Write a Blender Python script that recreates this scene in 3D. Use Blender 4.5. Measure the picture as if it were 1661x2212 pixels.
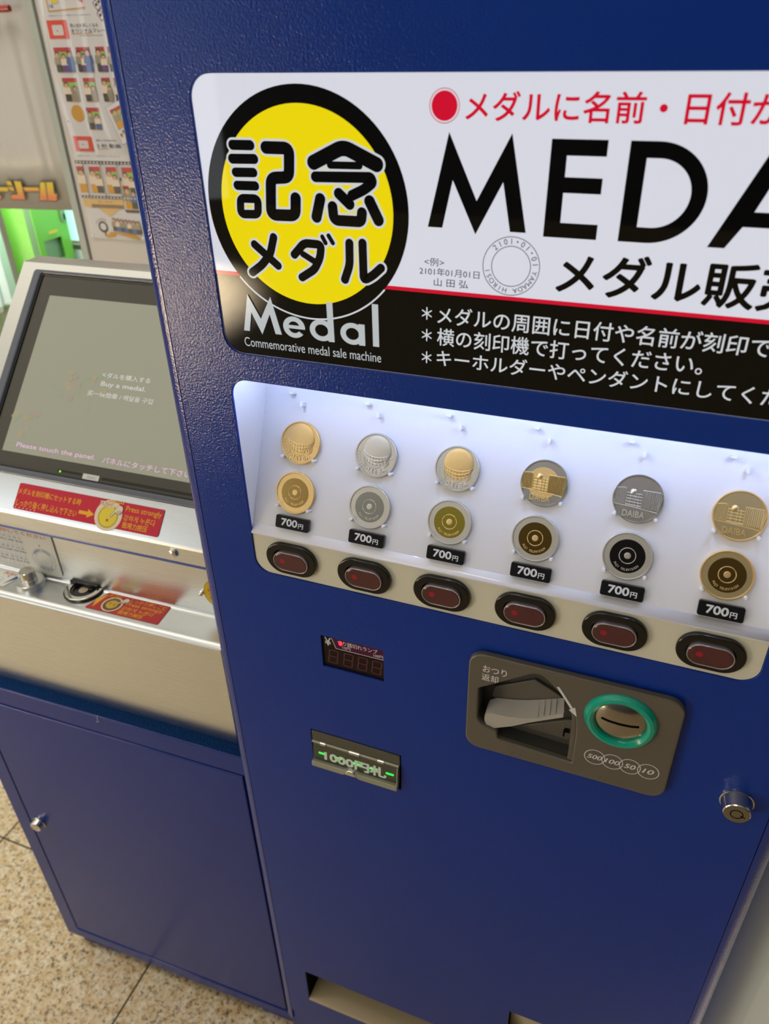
import bpy, bmesh, math, random
from mathutils import Matrix, Vector

random.seed(7)
for o in list(bpy.data.objects):
    bpy.data.objects.remove(o, do_unlink=True)
SC = bpy.context.scene
COL = SC.collection
FLOOR = -0.0625


def lin(r, g, b):
    f = lambda c: (c / 255) / 12.92 if c / 255 <= 0.04045 else ((c / 255 + 0.055) / 1.055) ** 2.4
    return (f(r), f(g), f(b), 1.0)


# ------------------------------------------------------------------ camera
cam = bpy.data.cameras.new('camera')
cam.sensor_fit = 'VERTICAL'
cam.sensor_height = 36.0
cam.lens = 1654.0 / 2212.0 * 36.0
cam.clip_start = 0.01
cam.dof.use_dof = True
cam.dof.focus_distance = 0.62
cam.dof.aperture_fstop = 8.0
camo = bpy.data.objects.new('camera', cam)
COL.objects.link(camo)
camo.location = (0.1149, -0.4502, 1.3222)
camo.rotation_euler = (0.999628, 0.023064, 0.371449)
SC.camera = camo

# ------------------------------------------------------------------ view
SC.view_settings.view_transform = 'Standard'
SC.view_settings.look = 'None'
SC.view_settings.exposure = 0.0
SC.view_settings.gamma = 1.0
SC.view_settings.use_curve_mapping = False
SC.cycles.use_denoising = True
SC.cycles.max_bounces = 8
SC.cycles.sample_clamp_indirect = 6.0

# ------------------------------------------------------------------ surroundings: a warm, lit hall
W = bpy.data.worlds.new('hall')
SC.world = W
W.use_nodes = True
nt = W.node_tree
nt.nodes.clear()
wo = nt.nodes.new('ShaderNodeOutputWorld')
bg = nt.nodes.new('ShaderNodeBackground')
tc = nt.nodes.new('ShaderNodeTexCoord')
sep = nt.nodes.new('ShaderNodeSeparateXYZ')
rmp = nt.nodes.new('ShaderNodeValToRGB')
nt.links.new(tc.outputs['Generated'], sep.inputs[0])
mr = nt.nodes.new('ShaderNodeMapRange')
mr.inputs['From Min'].default_value = -1
nt.links.new(sep.outputs['Z'], mr.inputs['Value'])
nt.links.new(mr.outputs[0], rmp.inputs[0])
el = rmp.color_ramp.elements
el[0].position = 0.50
el[0].color = (0.11, 0.105, 0.10, 1)
el[1].position = 0.86
el[1].color = (0.86, 0.77, 0.60, 1)
e = el.new(0.62)
e.color = (0.22, 0.20, 0.17, 1)
mx_ = nt.nodes.new('ShaderNodeValToRGB')
for p_, v_ in ((0.12, 1.0), (0.45, 0.45)):
    e_ = mx_.color_ramp.elements[0 if p_ < 0.2 else 1]
    e_.position, e_.color = p_, (v_, v_, v_, 1)
e_ = mx_.color_ramp.elements.new(0.8)
e_.color = (0.18, 0.18, 0.18, 1)
half = nt.nodes.new('ShaderNodeMapRange')
half.inputs['From Min'].default_value = -1
nt.links.new(sep.outputs['X'], half.inputs['Value'])
nt.links.new(half.outputs[0], mx_.inputs[0])
gain = nt.nodes.new('ShaderNodeMath')
gain.operation = 'MULTIPLY'
gain.inputs[1].default_value = 1.30
nt.links.new(mx_.outputs[0], gain.inputs[0])
nt.links.new(gain.outputs[0], bg.inputs['Strength'])
nt.links.new(rmp.outputs[0], bg.inputs['Color'])
nt.links.new(bg.outputs[0], wo.inputs[0])


def area(name, loc, target, sx, sy, radiance, color):
    l = bpy.data.lights.new(name, 'AREA')
    l.shape = 'RECTANGLE'
    l.size, l.size_y = sx, sy
    l.energy = radiance * math.pi * sx * sy
    l.color = color
    o = bpy.data.objects.new(name, l)
    COL.objects.link(o)
    o.location = loc
    o.rotation_euler = (Vector(target) - Vector(loc)).to_track_quat('-Z', 'Y').to_euler()
    return o


# assumed daylight on the far floor, from an added spot out of view
sp = bpy.data.lights.new('assumed_daylight_spot', 'SPOT')
sp.energy = 38000
sp.spot_size = math.radians(34)
sp.spot_blend = 0.35
sp.shadow_soft_size = 0.15
sp.color = (1.0, 0.98, 0.96)
spo = bpy.data.objects.new('assumed_daylight_spot', sp)
COL.objects.link(spo)
spo.location = (-3.8, -4.6, 3.2)
spo.rotation_euler = (Vector((-3.30, -3.15, FLOOR)) - spo.location).to_track_quat('-Z', 'Y').to_euler()
area('assumed_daylight_area', (-4.05, -3.9, 1.30), (-4.05 + 1.9, 0, 1.2), 2.4, 2.0, 1.9, (0.93, 0.97, 1.0))  # assumed daylight source at front left: a bare area lamp, no window built
# added lamps out of view that brighten dim spots, and an assumed lamp over the booth
area('left_floor_fill', (-1.75, -0.55, 2.75), (-1.45, -0.25, 0), 0.5, 0.5, 6.4, (1.0, 0.95, 0.86)).data.spread = math.radians(58)  # added lamp; its narrow beam keeps the floor before the machine dim
sd = bpy.data.lights.new('right_wall_fill', 'SPOT')  # added spot that brightens the pale wall at the right
sd.energy = 300
sd.spot_size = math.radians(26)
sd.spot_blend = 0.6
sd.shadow_soft_size = 0.12
sd.color = (1.0, 0.98, 0.92)
sdo = bpy.data.objects.new('right_wall_fill', sd)
COL.objects.link(sdo)
sdo.location = (1.15, -0.25, 2.4)
sdo.rotation_euler = (Vector((0.62, 0.24, 0.30)) - sdo.location).to_track_quat('-Z', 'Y').to_euler()
area('machine_front_fill', (-0.7, -2.3, 2.75), (0.0, 0.0, 1.0), 1.2, 0.4, 2.0, (1.0, 0.97, 0.93)).data.spread = math.radians(110)  # added soft lamp that brightens the machine front
area('assumed_booth_lamp', (-1.0, 0.20, 2.6), (-0.85, 0.62, 1.1), 0.8, 0.4, 1.7, (1.0, 0.97, 0.92)).data.spread = math.radians(56)  # assumed lamp, out of view, that lights the banner and poster
area('kiosk_fill', (-1.38, 0.845, 1.14), (-1.42, 1.02, 0.80), 0.7, 0.06, 26.0, (0.90, 1.0, 0.95))  # added lamp hidden behind the banner to brighten the kiosk

# ------------------------------------------------------------------ materials
MATS = {}


def mat(name, col, rough=0.5, metal=0.0, spec=0.5, coat=0.0, emit=None, estr=1.0, bump=None, alpha=1.0, trans=0.0):
    if name in MATS:
        return MATS[name]
    m = bpy.data.materials.new(name)
    m.use_nodes = True
    t = m.node_tree
    b = t.nodes['Principled BSDF']
    b.inputs['Base Color'].default_value = col
    b.inputs['Roughness'].default_value = rough
    b.inputs['Metallic'].default_value = metal
    b.inputs['Specular IOR Level'].default_value = spec
    b.inputs['Coat Weight'].default_value = coat
    b.inputs['Coat Roughness'].default_value = 0.06
    b.inputs['Alpha'].default_value = alpha
    b.inputs['Transmission Weight'].default_value = trans
    if emit:
        b.inputs['Emission Color'].default_value = emit
        b.inputs['Emission Strength'].default_value = estr
    if bump:
        scale, dist, stretch = bump
        tcn = t.nodes.new('ShaderNodeTexCoord')
        mp = t.nodes.new('ShaderNodeMapping')
        mp.inputs['Scale'].default_value = stretch
        nz = t.nodes.new('ShaderNodeTexNoise')
        nz.inputs['Scale'].default_value = scale
        nz.inputs['Detail'].default_value = 2.0
        bp = t.nodes.new('ShaderNodeBump')
        bp.inputs['Distance'].default_value = dist
        bp.inputs['Strength'].default_value = 1.0
        t.links.new(tcn.outputs['Object'], mp.inputs[0])
        t.links.new(mp.outputs[0], nz.inputs['Vector'])
        t.links.new(nz.outputs['Fac'], bp.inputs['Height'])
        t.links.new(bp.outputs[0], b.inputs['Normal'])
    MATS[name] = m
    return m


def backlit(name, c, s=1.0):
    col = lin(*c)
    return mat(name, tuple(v * 0.12 for v in col[:3]) + (1,), rough=0.03, spec=0.32, emit=col, estr=s)


blue = mat('blue_paint', lin(12, 48, 136), rough=0.19, spec=0.26, bump=(600, 0.00028, (1, 1, 1)))
blue_body = mat('blue_paint_body', lin(14, 46, 134), rough=0.16, spec=0.5, bump=(600, 0.00024, (1, 1, 1)))  # same paint as the door, more specular so the corner strips look brighter
blue_smooth = mat('blue_satin_paint', lin(12, 44, 128), rough=0.26, spec=0.34)
blue_edge = mat('blue_painted_trim', lin(70, 90, 170), rough=0.3)
black_gloss = mat('black_print', lin(7, 7, 8), rough=0.03, spec=0.32)
black_plastic = mat('black_plastic', lin(10, 10, 11), rough=0.12)
dark = mat('dark_void', lin(6, 6, 6), rough=0.9, spec=0.1)
sign_white = backlit('sign_white', (206, 208, 219))
sign_yellow = backlit('sign_yellow', (226, 206, 8))
sign_red = backlit('sign_red', (196, 14, 44))
print_white = backlit('print_white_lit', (196, 200, 204))
print_grey = backlit('print_grey_lit', (176, 182, 184))
case_white = mat('case_white', lin(236, 236, 240), rough=0.35)
ledge_white = mat('ledge_white', lin(240, 240, 248), rough=0.08)
peg_white = mat('peg_white', lin(238, 238, 242), rough=0.3)
beige = mat('button_panel_beige', lin(232, 229, 210), rough=0.3)
tag_black = mat('tag_black', lin(14, 15, 18), rough=0.2)
ink_white = mat('ink_white', lin(225, 227, 230), rough=0.5)
ink_black = mat('ink_black', lin(28, 28, 30), rough=0.5)
lens_red = mat('lens_dark_red', lin(74, 30, 36), rough=0.07, coat=0.5)
lens_rim = mat('lens_clear_rim', lin(190, 180, 182), rough=0.08, metal=0.6)
led_dim = mat('led_dim_red', lin(120, 14, 34), rough=0.2, emit=lin(120, 10, 30), estr=0.35)
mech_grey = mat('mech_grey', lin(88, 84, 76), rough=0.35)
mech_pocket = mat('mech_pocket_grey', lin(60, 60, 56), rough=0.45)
lever_grey = mat('lever_grey', lin(178, 174, 166), rough=0.4)
teal = mat('teal_plastic', lin(0, 158, 134), rough=0.15, coat=0.3)
chrome = mat('chrome', (0.72, 0.70, 0.64, 1), rough=0.12, metal=1.0)
dull_metal = mat('dull_metal', (0.30, 0.28, 0.24, 1), rough=0.3, metal=1.0)
coin_metal = mat('coin_entry_metal', (0.42, 0.39, 0.33, 1), rough=0.16, metal=1.0)
seg_red = mat('segment_off_red', lin(74, 18, 34), rough=0.3, emit=lin(60, 8, 26), estr=0.4)
disp_panel = mat('display_panel', lin(14, 4, 8), rough=0.3, spec=0.25)
disp_wine = mat('display_wine', lin(52, 6, 34), rough=0.3, spec=0.25, emit=lin(60, 4, 40), estr=0.4)
led_red = mat('led_red', lin(200, 10, 50), emit=lin(255, 20, 70), estr=1.0)
led_green = mat('led_green', lin(20, 200, 60), emit=lin(30, 255, 80), estr=1.2)
flap_plastic = mat('flap_plastic', lin(66, 68, 58), rough=0.12, coat=0.4)
flap_light = mat('flap_lip_plastic', lin(150, 152, 132), rough=0.14, coat=0.4)
flap_print = mat('flap_print', lin(226, 244, 228), rough=0.4)
tray_beige = mat('tray_beige', lin(178, 160, 128), rough=0.4)
felt_mat = mat('blue_felt', lin(12, 50, 98), rough=0.95, spec=0.1, bump=(420, 0.004, (1, 1, 1)))
bezel_mat = mat('bezel_blue_grey', lin(92, 98, 110), rough=0.3)
screen_dark = mat('screen_border', lin(66, 65, 58), rough=0.28, coat=0.0)
lcd_mat = mat('lcd_surface', lin(60, 60, 52), rough=0.22, emit=lin(138, 136, 118), estr=1.0)
lcd_text = mat('lcd_text', lin(120, 120, 120), rough=0.3, emit=lin(182, 184, 176), estr=1.0)
lcd_pink = mat('lcd_pink_text', lin(120, 100, 120), rough=0.3, emit=lin(196, 160, 186), estr=1.0)
lcd_map1 = mat('lcd_map_ochre', lin(60, 60, 52), rough=0.22, emit=lin(150, 138, 108), estr=1.0)
lcd_map2 = mat('lcd_map_rose', lin(60, 60, 52), rough=0.22, emit=lin(148, 130, 116), estr=1.0)
lcd_map3 = mat('lcd_map_green', lin(60, 60, 52), rough=0.22, emit=lin(130, 140, 112), estr=1.0)
sticker_red = mat('sticker_red', lin(200, 16, 52), rough=0.25)
sticker_red2 = mat('sticker_red_lower', lin(190, 34, 40), rough=0.25)
ink_orange = mat('ink_orange', lin(246, 178, 28), rough=0.5)
ink_yellow = mat('ink_yellow', lin(236, 214, 60), rough=0.5)
ink_cream = mat('ink_cream', lin(240, 222, 196), rough=0.5)
ink_gold = mat('ink_gold', lin(206, 176, 50), rough=0.5)
ink_red = mat('ink_red', lin(200, 44, 40), rough=0.5)
ink_blue = mat('ink_blue', lin(40, 66, 140), rough=0.5)
ink_grid = mat('ink_pale_blue', lin(140, 170, 200), rough=0.5)
ink_brown = mat('ink_brown', lin(110, 84, 52), rough=0.5)
card_white = mat('card_white', lin(226, 226, 216), rough=0.3)
tag_yellow = mat('tag_yellow', lin(226, 190, 6), rough=0.25)
tag_edge = mat('tag_edge', lin(110, 90, 10), rough=0.4)
paper = mat('poster_paper', lin(222, 218, 214), rough=0.4)
panel_white = mat('booth_panel_white', lin(205, 200, 190), rough=0.35)
panel_edge = mat('booth_panel_edge', lin(168, 176, 164), rough=0.4)
vinyl = mat('banner_vinyl', lin(206, 203, 194), rough=0.3, bump=(3, 0.01, (5.0, 0.4, 1.0)))
green = mat('kiosk_green', lin(112, 186, 62), rough=0.35)
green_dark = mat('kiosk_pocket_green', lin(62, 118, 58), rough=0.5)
green_grey = mat('kiosk_grey_band', lin(118, 150, 112), rough=0.4)
mint = mat('kiosk_mint', lin(226, 246, 238), rough=0.3)
lamp_mint = mat('light_panel', lin(200, 240, 225), rough=0.4, emit=lin(176, 250, 226), estr=0.95)
pale_wall = mat('pale_wall', lin(196, 200, 190), rough=0.5)
skin = mat('ink_skin', lin(216, 170, 140), rough=0.5)
hair = mat('ink_hair', lin(52, 44, 36), rough=0.5)
khaki = mat('ink_khaki', lin(150, 142, 118), rough=0.5)
lime = mat('ink_lime', lin(150, 190, 90), rough=0.5)
purple = mat('ink_purple', lin(96, 56, 130), rough=0.5)
denim = mat('ink_denim', lin(64, 92, 150), rough=0.5)
crimson = mat('ink_crimson', lin(176, 32, 36), rough=0.5)
ochre = mat('ink_ochre', lin(206, 150, 40), rough=0.5)
sand = mat('ink_sand', lin(226, 190, 120), rough=0.5)
tomato = mat('ink_tomato', lin(216, 70, 44), rough=0.5)
card_blue = mat('card_blue_edge', lin(60, 90, 170), rough=0.3)
red_pole = mat('red_pole', lin(160, 44, 48), rough=0.3)
screw_metal = mat('screw_metal', (0.8, 0.78, 0.74, 1), rough=0.15, metal=1.0)
port_black = mat('port_black', lin(18, 16, 16), rough=0.2)
die_beige = mat('die_face', lin(190, 172, 148), rough=0.4)
led_lime = mat('power_led', lin(120, 255, 40), emit=lin(120, 255, 30), estr=1.0)
gold = mat('gold_satin', (0.83, 0.60, 0.27, 1), rough=0.48, metal=1.0, bump=(5000, 0.00003, (1, 1, 1)))
gold_polish = mat('gold_polished', (0.80, 0.54, 0.18, 1), rough=0.2, metal=1.0)
gold_dark = mat('gold_dark_polished', (0.34, 0.22, 0.06, 1), rough=0.12, metal=1.0)
gold_lime = mat('gold_greenish_polished', (0.80, 0.68, 0.12, 1), rough=0.18, metal=1.0)
gold_grain = mat('gold_grained', (0.60, 0.48, 0.26, 1), rough=0.42, metal=1.0, bump=(5000, 0.00006, (1, 1, 1)))
silver = mat('silver_satin', (0.62, 0.60, 0.54, 1), rough=0.46, metal=1.0, bump=(5000, 0.00003, (1, 1, 1)))
silver_polish = mat('silver_polished', (0.66, 0.67, 0.62, 1), rough=0.22, metal=1.0)
lit_silver = mat('silver_lit', (0.92, 0.91, 0.88, 1), rough=0.38, metal=1.0)  # paler copy of the silver: light caught by the relief put into the colour
lit_gold = mat('gold_lit', (1.0, 0.80, 0.40, 1), rough=0.38, metal=1.0)  # paler copy of the gold, with the relief's glints in its colour
silver_black = mat('silver_black_polished', (0.06, 0.055, 0.06, 1), rough=0.12, metal=1.0)
silver_grain = mat('silver_grained', (0.36, 0.34, 0.31, 1), rough=0.42, metal=1.0, bump=(5000, 0.00006, (1, 1, 1)))


def steel_material(name, base, rough):
    m = mat(name, base, rough=rough, metal=1.0)
    t = m.node_tree
    b = t.nodes['Principled BSDF']
    tcn = t.nodes.new('ShaderNodeTexCoord')
    mp = t.nodes.new('ShaderNodeMapping')
    mp.inputs['Scale'].default_value = (16, 2200, 2200)
    nz = t.nodes.new('ShaderNodeTexNoise')
    nz.inputs['Scale'].default_value = 1.0
    nz.inputs['Detail'].default_value = 3.0
    r1 = t.nodes.new('ShaderNodeMapRange')
    r1.inputs['From Min'].default_value = 0.3
    r1.inputs['From Max'].default_value = 0.7
    r1.inputs['To Min'].default_value = rough - 0.04
    r1.inputs['To Max'].default_value = rough + 0.05
    bp = t.nodes.new('ShaderNodeBump')
    bp.inputs['Distance'].default_value = 0.000012
    t.links.new(tcn.outputs['Object'], mp.inputs[0])
    t.links.new(mp.outputs[0], nz.inputs['Vector'])
    t.links.new(nz.outputs['Fac'], r1.inputs['Value'])
    t.links.new(r1.outputs[0], b.inputs['Roughness'])
    t.links.new(nz.outputs['Fac'], bp.inputs['Height'])
    t.links.new(bp.outputs[0], b.inputs['Normal'])
    return m


steel = steel_material('brushed_steel', (0.76, 0.785, 0.79, 1), 0.30)


def granite_material():
    m = mat('granite', lin(170, 158, 136), rough=0.4)
    t = m.node_tree
    b = t.nodes['Principled BSDF']
    tcn = t.nodes.new('ShaderNodeTexCoord')
    n1 = t.nodes.new('ShaderNodeTexNoise')
    n1.inputs['Scale'].default_value = 170
    n1.inputs['Detail'].default_value = 4
    n1.inputs['Roughness'].default_value = 0.7
    n2 = t.nodes.new('ShaderNodeTexNoise')
    n2.inputs['Scale'].default_value = 60
    n2.inputs['Detail'].default_value = 3
    c1 = t.nodes.new('ShaderNodeValToRGB')
    ce = c1.color_ramp.elements
    ce[0].position, ce[0].color = 0.34, lin(84, 76, 62)
    ce[1].position, ce[1].color = 0.47, lin(206, 188, 156)
    x = ce.new(0.60)
    x.color = lin(226, 212, 184)
    x = ce.new(0.40)
    x.color = lin(150, 134, 108)
    c2 = t.nodes.new('ShaderNodeValToRGB')
    c2.color_ramp.elements[0].position, c2.color_ramp.elements[0].color = 0.35, lin(232, 216, 190)
    c2.color_ramp.elements[1].position, c2.color_ramp.elements[1].color = 0.65, (1, 1, 1, 1)
    mx = t.nodes.new('ShaderNodeMix')
    mx.data_type = 'RGBA'
    mx.blend_type = 'MULTIPLY'
    mx.inputs[0].default_value = 1.0
    for n in (n1, n2):
        t.links.new(tcn.outputs['Object'], n.inputs['Vector'])
    t.links.new(n1.outputs['Fac'], c1.inputs[0])
    t.links.new(n2.outputs['Fac'], c2.inputs[0])
    t.links.new(c1.outputs[0], mx.inputs[6])
    t.links.new(c2.outputs[0], mx.inputs[7])
    t.links.new(mx.outputs[2], b.inputs['Base Color'])
    return m


granite = granite_material()
joint_mat = mat('tile_joint', lin(60, 50, 34), rough=0.8)


def letter_gradient():
    m = mat('letter_print', lin(236, 190, 30), rough=0.4)
    t = m.node_tree
    b = t.nodes['Principled BSDF']
    tcn = t.nodes.new('ShaderNodeTexCoord')
    sp = t.nodes.new('ShaderNodeSeparateXYZ')
    r = t.nodes.new('ShaderNodeValToRGB')
    r.color_ramp.elements[0].position, r.color_ramp.elements[0].color = 0.15, lin(226, 124, 52)
    r.color_ramp.elements[1].position, r.color_ramp.elements[1].color = 0.75, lin(232, 200, 20)
    t.links.new(tcn.outputs['Generated'], sp.inputs[0])
    t.links.new(sp.outputs['Y'], r.inputs[0])
    t.links.new(r.outputs[0], b.inputs['Base Color'])
    return m


letter_mat = letter_gradient()

# ------------------------------------------------------------------ frames and builders
X, Y, Z = Vector((1, 0, 0)), Vector((0, 1, 0)), Vector((0, 0, 1))


def frame(o, ex, up):
    n = ex.cross(up)
    return Matrix(((ex.x, up.x, n.x, o[0]), (ex.y, up.y, n.y, o[1]), (ex.z, up.z, n.z, o[2]), (0, 0, 0, 1)))


WM = {}


def link(name, data, M=Matrix(), parent=None):
    o = bpy.data.objects.new(name, data)
    COL.objects.link(o)
    o.matrix_basis = M
    WM[o.name] = M.copy()
    if parent is not None:
        o.parent = parent
        o.matrix_parent_inverse = WM[parent.name].inverted()
    return o


def part(name, me, m, M=Matrix(), parent=None, label=None):
    if m is not None:
        ms = m if isinstance(m, (list, tuple)) else [m]
        if len(me.materials):
            me.materials.clear()
        for x in ms:
            me.materials.append(x)
    me.name = name
    o = link(name, me, M, parent)
    if label:
        o['label'] = label
    return o


def thing(name, label, cat, loc=(0, 0, 0), group=None):
    o = link(name, None, Matrix.Translation(loc))
    o.empty_display_size = 0.05
    o['label'] = label
    o['category'] = cat
    if group:
        o['group'] = group
    return o


def tag(o, label, cat, group=None):
    o['label'] = label
    o['category'] = cat
    if group:
        o['group'] = group
    return o


def structure(o):
    o['kind'] = 'structure'
    return o


def finish(bm, ang=35):
    bmesh.ops.remove_doubles(bm, verts=bm.verts, dist=1e-6)
    bmesh.ops.recalc_face_normals(bm, faces=bm.faces)
    bm.normal_update()
    for f in bm.faces:
        f.smooth = max(abs(f.normal.x), abs(f.normal.y), abs(f.normal.z)) < 0.9999
    for e in bm.edges:
        e.smooth = len(e.link_faces) == 2 and e.calc_face_angle(0) < math.radians(ang)
    me = bpy.data.meshes.new('m')
    bm.to_mesh(me)
    bm.free()
    return me


def eval_curve(cu):
    o = bpy.data.objects.new('c', cu)
    COL.objects.link(o)
    bpy.context.view_layer.update()
    me = bpy.data.meshes.new_from_object(o.evaluated_get(bpy.context.evaluated_depsgraph_get()))
    bpy.data.objects.remove(o, do_unlink=True)
    return me


def plate(loops, h0, h1=None, bevel=0.0, seg=2):
    """outline (first loop) with holes (other loops) in the frame's plane, from depth h0 to h1"""
    cu = bpy.data.curves.new('c', 'CURVE')
    cu.dimensions = '2D'
    cu.fill_mode = 'BOTH'
    for lp in loops:
        sp = cu.splines.new('POLY')
        sp.points.add(len(lp) - 1)
        for p, q in zip(sp.points, lp):
            p.co = (q[0], q[1], 0, 1)
        sp.use_cyclic_u = True
    mid = h0
    if h1 is not None:
        mid = (h0 + h1) / 2
        cu.extrude = max((h1 - h0) / 2 - bevel, 0)
        if bevel:
            cu.bevel_depth = bevel
            cu.bevel_resolution = seg
            cu.offset = -bevel
    me = eval_curve(cu)
    bpy.data.curves.remove(cu)
    bm = bmesh.new()
    bm.from_mesh(me)
    bpy.data.meshes.remove(me)
    for v in bm.verts:
        v.co.z += mid
    if h1 is None:
        me = bpy.data.meshes.new('m')
        bmesh.ops.recalc_face_normals(bm, faces=bm.faces)
        if bm.faces and sum(f.normal.z for f in bm.faces) < 0:
            bmesh.ops.reverse_faces(bm, faces=bm.faces)
        bm.to_mesh(me)
        bm.free()
        return me
    return finish(bm)


def rrect(x0, x1, y0, y1, r, n=8):
    if r <= 0:
        return [(x0, y0), (x1, y0), (x1, y1), (x0, y1)]
    pts = []
    for cx, cy, a0 in ((x1 - r, y0 + r, -90), (x1 - r, y1 - r, 0), (x0 + r, y1 - r, 90), (x0 + r, y0 + r, 180)):
        for i in range(n + 1):
            a = math.radians(a0 + 90 * i / n)
            pts.append((cx + r * math.cos(a), cy + r * math.sin(a)))
    return pts


def circle(cx, cy, r, n=64, ry=None):
    ry = ry or r
    return [(cx + r * math.cos(2 * math.pi * i / n), cy + ry * math.sin(2 * math.pi * i / n)) for i in range(n)]


def roundpoly(pts, r, n=5):
    out = []
    k = len(pts)
    rs = r if isinstance(r, (list, tuple)) else [r] * k
    for i in range(k):
        p0, p1, p2 = Vector(pts[i - 1]), Vector(pts[i]), Vector(pts[(i + 1) % k])
        a, b = (p0 - p1), (p2 - p1)
        d = min(rs[i], a.length * 0.49, b.length * 0.49)
        if d <= 1e-6:
            out.append(tuple(p1))
            continue
        s, e = p1 + a.normalized() * d, p1 + b.normalized() * d
        for j in range(n + 1):
            u = j / n
            q = s * (1 - u) ** 2 + p1 * 2 * u * (1 - u) + e * u * u
            out.append((q.x, q.y))
    return out


def add_box(bm, x0, x1, y0, y1, z0, z1):
    v = [bm.verts.new((x, y, z)) for x in (x0, x1) for y in (y0, y1) for z in (z0, z1)]
    for f in ((0, 1, 3, 2), (4, 6, 7, 5), (0, 4, 5, 1), (2, 3, 7, 6), (0, 2, 6, 4), (1, 5, 7, 3)):
        bm.faces.new([v[i] for i in f])


def box(x0, x1, y0, y1, z0, z1, bevel=0.0, seg=2):
    bm = bmesh.new()
    add_box(bm, x0, x1, y0, y1, z0, z1)
    if bevel:
        bmesh.ops.bevel(bm, geom=bm.edges[:], offset=bevel, segments=seg, affect='EDGES', profile=0.5)
    return finish(bm)


def boxes(lst):
    bm = bmesh.new()
    for b in lst:
        add_box(bm, *b)
    bmesh.ops.recalc_face_normals(bm, faces=bm.faces)
    me = bpy.data.meshes.new('m')
    bm.to_mesh(me)
    bm.free()
    return me


def extrude_profile(prof, x0, x1):
    """profile of (y, z) points swept along x"""
    bm = bmesh.new()
    a = [bm.verts.new((x0, y, z)) for y, z in prof]
    b = [bm.verts.new((x1, y, z)) for y, z in prof]
    n = len(prof)
    for i in range(n):
        bm.faces.new((a[i], a[(i + 1) % n], b[(i + 1) % n], b[i]))
    bm.faces.new(a)
    bm.faces.new(b)
    return finish(bm, 30)


def lathe(prof, seg=48, cx=0, cy=0, close=True):
    """(r, h) profile turned about the frame's out axis"""
    bm = bmesh.new()
    rings = []
    for r, h in prof:
        rings.append([bm.verts.new((cx + r * math.cos(2 * math.pi * i / seg), cy + r * math.sin(2 * math.pi * i / seg), h)) for i in range(seg)])
    for a, b in zip(rings, rings[1:]):
        for i in range(seg):
            bm.faces.new((a[i], a[(i + 1) % seg], b[(i + 1) % seg], b[i]))
    if close:
        bm.faces.new(rings[-1])
        bm.faces.new(rings[0])
    return finish(bm, 30)


def soften(pts, r, closed):
    """round the corners of a pen path"""
    n = len(pts)
    out = []
    for i in range(n):
        p1 = Vector(pts[i])
        if not closed and i in (0, n - 1):
            out.append(p1)
            continue
        p0, p2 = Vector(pts[i - 1]), Vector(pts[(i + 1) % n])
        a, c = p0 - p1, p2 - p1
        d = min(r, a.length * 0.45, c.length * 0.45)
        s, e = p1 + a.normalized() * d, p1 + c.normalized() * d
        for j in range(7):
            u = j / 6
            out.append(s * (1 - u) ** 2 + p1 * 2 * u * (1 - u) + e * u * u)
    return out


def add_stroke(bm, pts, w, h, n=14, mi=0, soft=0.55):
    pts = [Vector((p[0], p[1])) for p in pts]
    closed = (pts[0] - pts[-1]).length < 1e-7
    if closed:
        pts = pts[:-1]
    if len(pts) > 2 and soft:
        pts = soften(pts, w * soft, closed)
    r = w / 2
    m = len(pts)
    L, R = [], []
    for i, p in enumerate(pts):
        if closed:
            d0, d1 = p - pts[i - 1], pts[(i + 1) % m] - p
        else:
            d0 = p - pts[max(i - 1, 0)]
            d1 = pts[min(i + 1, m - 1)] - p
        d0 = d0.normalized() if d0.length > 1e-9 else d1.normalized()
        d1 = d1.normalized() if d1.length > 1e-9 else d0
        t = (d0 + d1).normalized()
        q = Vector((-t.y, t.x))
        k = r / max(0.55, q.dot(Vector((-d0.y, d0.x))))
        L.append(bm.verts.new((p.x + q.x * k, p.y + q.y * k, h)))
        R.append(bm.verts.new((p.x - q.x * k, p.y - q.y * k, h)))
    for i in range(m if closed else m - 1):
        j = (i + 1) % m
        f = bm.faces.new((R[i], R[j], L[j], L[i]))
        f.material_index = mi
    if not closed:
        for p, d, a, c in ((pts[0], pts[0] - pts[1], L[0], R[0]), (pts[-1], pts[-1] - pts[-2], R[-1], L[-1])):
            a0 = math.atan2(a.co.y - p.y, a.co.x - p.x)
            fan = [a] + [bm.verts.new((p.x + r * math.cos(a0 + math.pi * k / n), p.y + r * math.sin(a0 + math.pi * k / n), h)) for k in range(1, n)] + [c]
            f = bm.faces.new(fan)
            f.material_index = mi


def strokes(lst, w, h, n=14):
    bm = bmesh.new()
    for k, s in enumerate(lst):
        if isinstance(s, tuple):
            add_stroke(bm, s[0], s[1], h + k * 4e-6, n)
        else:
            add_stroke(bm, s, w, h + k * 4e-6, n)
    for f in bm.faces:
        f.normal_update()
        if f.normal.z < 0:
            f.normal_flip()
    me = bpy.data.meshes.new('m')
    bm.to_mesh(me)
    bm.free()
    return me


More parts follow.
